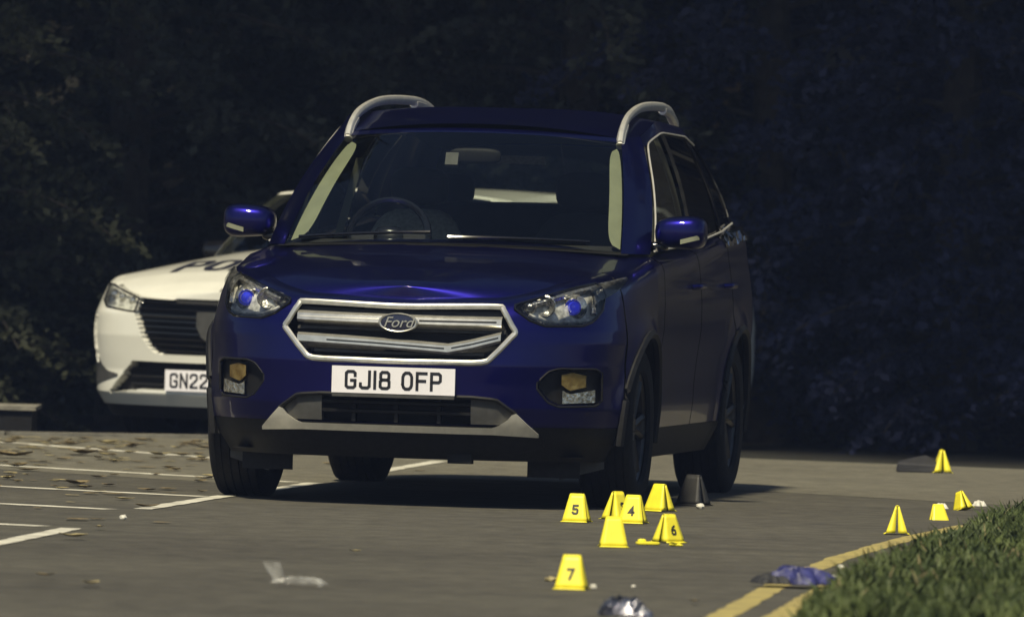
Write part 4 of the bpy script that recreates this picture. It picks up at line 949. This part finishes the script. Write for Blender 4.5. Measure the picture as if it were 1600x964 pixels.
for i, (x, y, h, sp, f, lab) in enumerate([
    (-3.2, 55.3, 6.5, 1.25, 0, 'olive cypress at the far left with drooping sprays catching the light'),
    (-2.25, 57.0, 7.5, 1.7, 1, 'dark evergreen directly behind the nose of the police car'),
    (-.75, 58.2, 7.0, 1.7, 1, 'dark evergreen above the bonnet of the police car'),
    (.35, 57.6, 7.5, 1.6, 1, 'dark evergreen behind the roof of the blue car'),
    (1.5, 57.2, 6.8, 1.6, 2, 'blue-tinged dark evergreen just right of the blue car'),
    (2.55, 56.6, 7.0, 1.6, 2, 'blue-tinged dark evergreen above the farthest yellow marker'),
    (3.7, 56.2, 6.6, 1.6, 2, 'blue-tinged dark evergreen at the right picture edge')]):
    tot += tree('evergreen_tree' if i else 'cypress_tree', x, y, h, sp, f, lab, nbr=95 if i else 80, seed=40 + i, leaf=.062 if i else .05)
for i, (x, y, f) in enumerate([(-4.2, 60.4, 1), (-2.6, 61.0, 1), (-1.2, 61.6, 1), (.1, 61.3, 1), (1.3, 61.0, 2), (2.5, 60.6, 2), (3.9, 60.2, 2)]):
    tot += tree('evergreen_tree', x, y, 8.0, 2.0, f, '%s back-row evergreen from the left, glimpsed between the front trees' % ['first', 'second', 'third', 'fourth', 'fifth', 'sixth', 'seventh'][i], nbr=70, seed=80 + i, leaf=.085, group='back-row evergreens')
# the wooded bank that closes the view
bk = MB().grid(lambda a, b: (lerp(-60, 60, a), 63 + 14 * b + 1.2 * math.sin(a * 40), -.12 + 13 * b ** .8 + .5 * math.sin(a * 55 + b * 9)), 60, 12).build('bank', M['soil']); tag(bk, kind='structure')
# unseen trees added so that their crowns shade the evergreens
M['canopy'] = foliage_mat('broad_foliage', (.05, .06, .025), (.03, .04, .018))
for i, (x, y, rr, lab) in enumerate([(-4.7, 54.9, 4.6, 'tall broad-leaved tree beyond the left picture edge'), (-10.5, 53.6, 4.4, 'tall broad-leaved tree farther off to the left'), (3.6, 53.7, 4.8, 'tall broad-leaved tree beyond the right picture edge'), (-1.2, 65.2, 4.6, 'tall broad-leaved tree rising behind the evergreens')]):
    rg = np.random.default_rng(300 + i); e = tag(empty('broadleaf_tree', (x, y, -.06)), lab, 'tree', 'tall trees over the road edge')
    mb = MB().tube([(0, 0, 0), (.1, 0, 3), (0, .1, 6), (.1, 0, 9)], [.32, .26, .2, .06], 10); cen = []
    for b in range(14):
        az = b * 2.4; ln = rr * rg.uniform(.6, .95); z0 = rg.uniform(4, 7.5); p1 = (math.cos(az) * ln, math.sin(az) * ln, z0 + rg.uniform(.5, 2.5)); cen.append(p1)
        mb.tube([(0, 0, z0), (p1[0] * .5, p1[1] * .5, z0 + .8), p1], [.09, .06, .02], 6)
    mb.build('trunk', M['bark'], e); n_ = 15000
    d = rg.normal(0, 1, (n_, 3)); d /= np.linalg.norm(d, axis=1, keepdims=True); r_ = rg.random(n_) ** .4
    C = d * r_[:, None] * np.array([rr, rr, 3.2]) * (1 + .12 * np.sin(d[:, :1] * 9 + d[:, 1:2] * 7)) + np.array([0, 0, 8.2])
    D = rg.normal(0, 1, (n_, 3)); D /= np.linalg.norm(D, axis=1, keepdims=True); Sd = np.cross(D, rg.normal(0, 1, (n_, 3))); Sd /= np.linalg.norm(Sd, axis=1, keepdims=True)
    ll = rg.uniform(.12, .24, n_)[:, None]; quad_mesh('crown', np.stack([C - D * ll, C + Sd * ll * .6, C + D * ll, C - Sd * ll * .6], 1), M['canopy'], e)
print('leaves', tot)

# ------------------------------------------------------------------ added blue haze, lifts the dark tones and softens the trees
hz = MB().box((0, 95, 6.9), (175, 153, 8.1)).build('haze', None, smooth=False)
hm = bpy.data.materials.new('haze'); hm.use_nodes = True; hn = hm.node_tree.nodes; hn.remove(hn['Principled BSDF'])
pv = hn.new('ShaderNodeVolumePrincipled'); pv.inputs['Color'].default_value = (.40, .54, 1, 1); pv.inputs['Density'].default_value = .00048; pv.inputs['Anisotropy'].default_value = 0
hm.node_tree.links.new(pv.outputs[0], hn['Material Output'].inputs['Volume']); hz.data.materials.append(hm); tag(hz, 'thin pale night mist over the whole place', 'mist', kind='stuff')
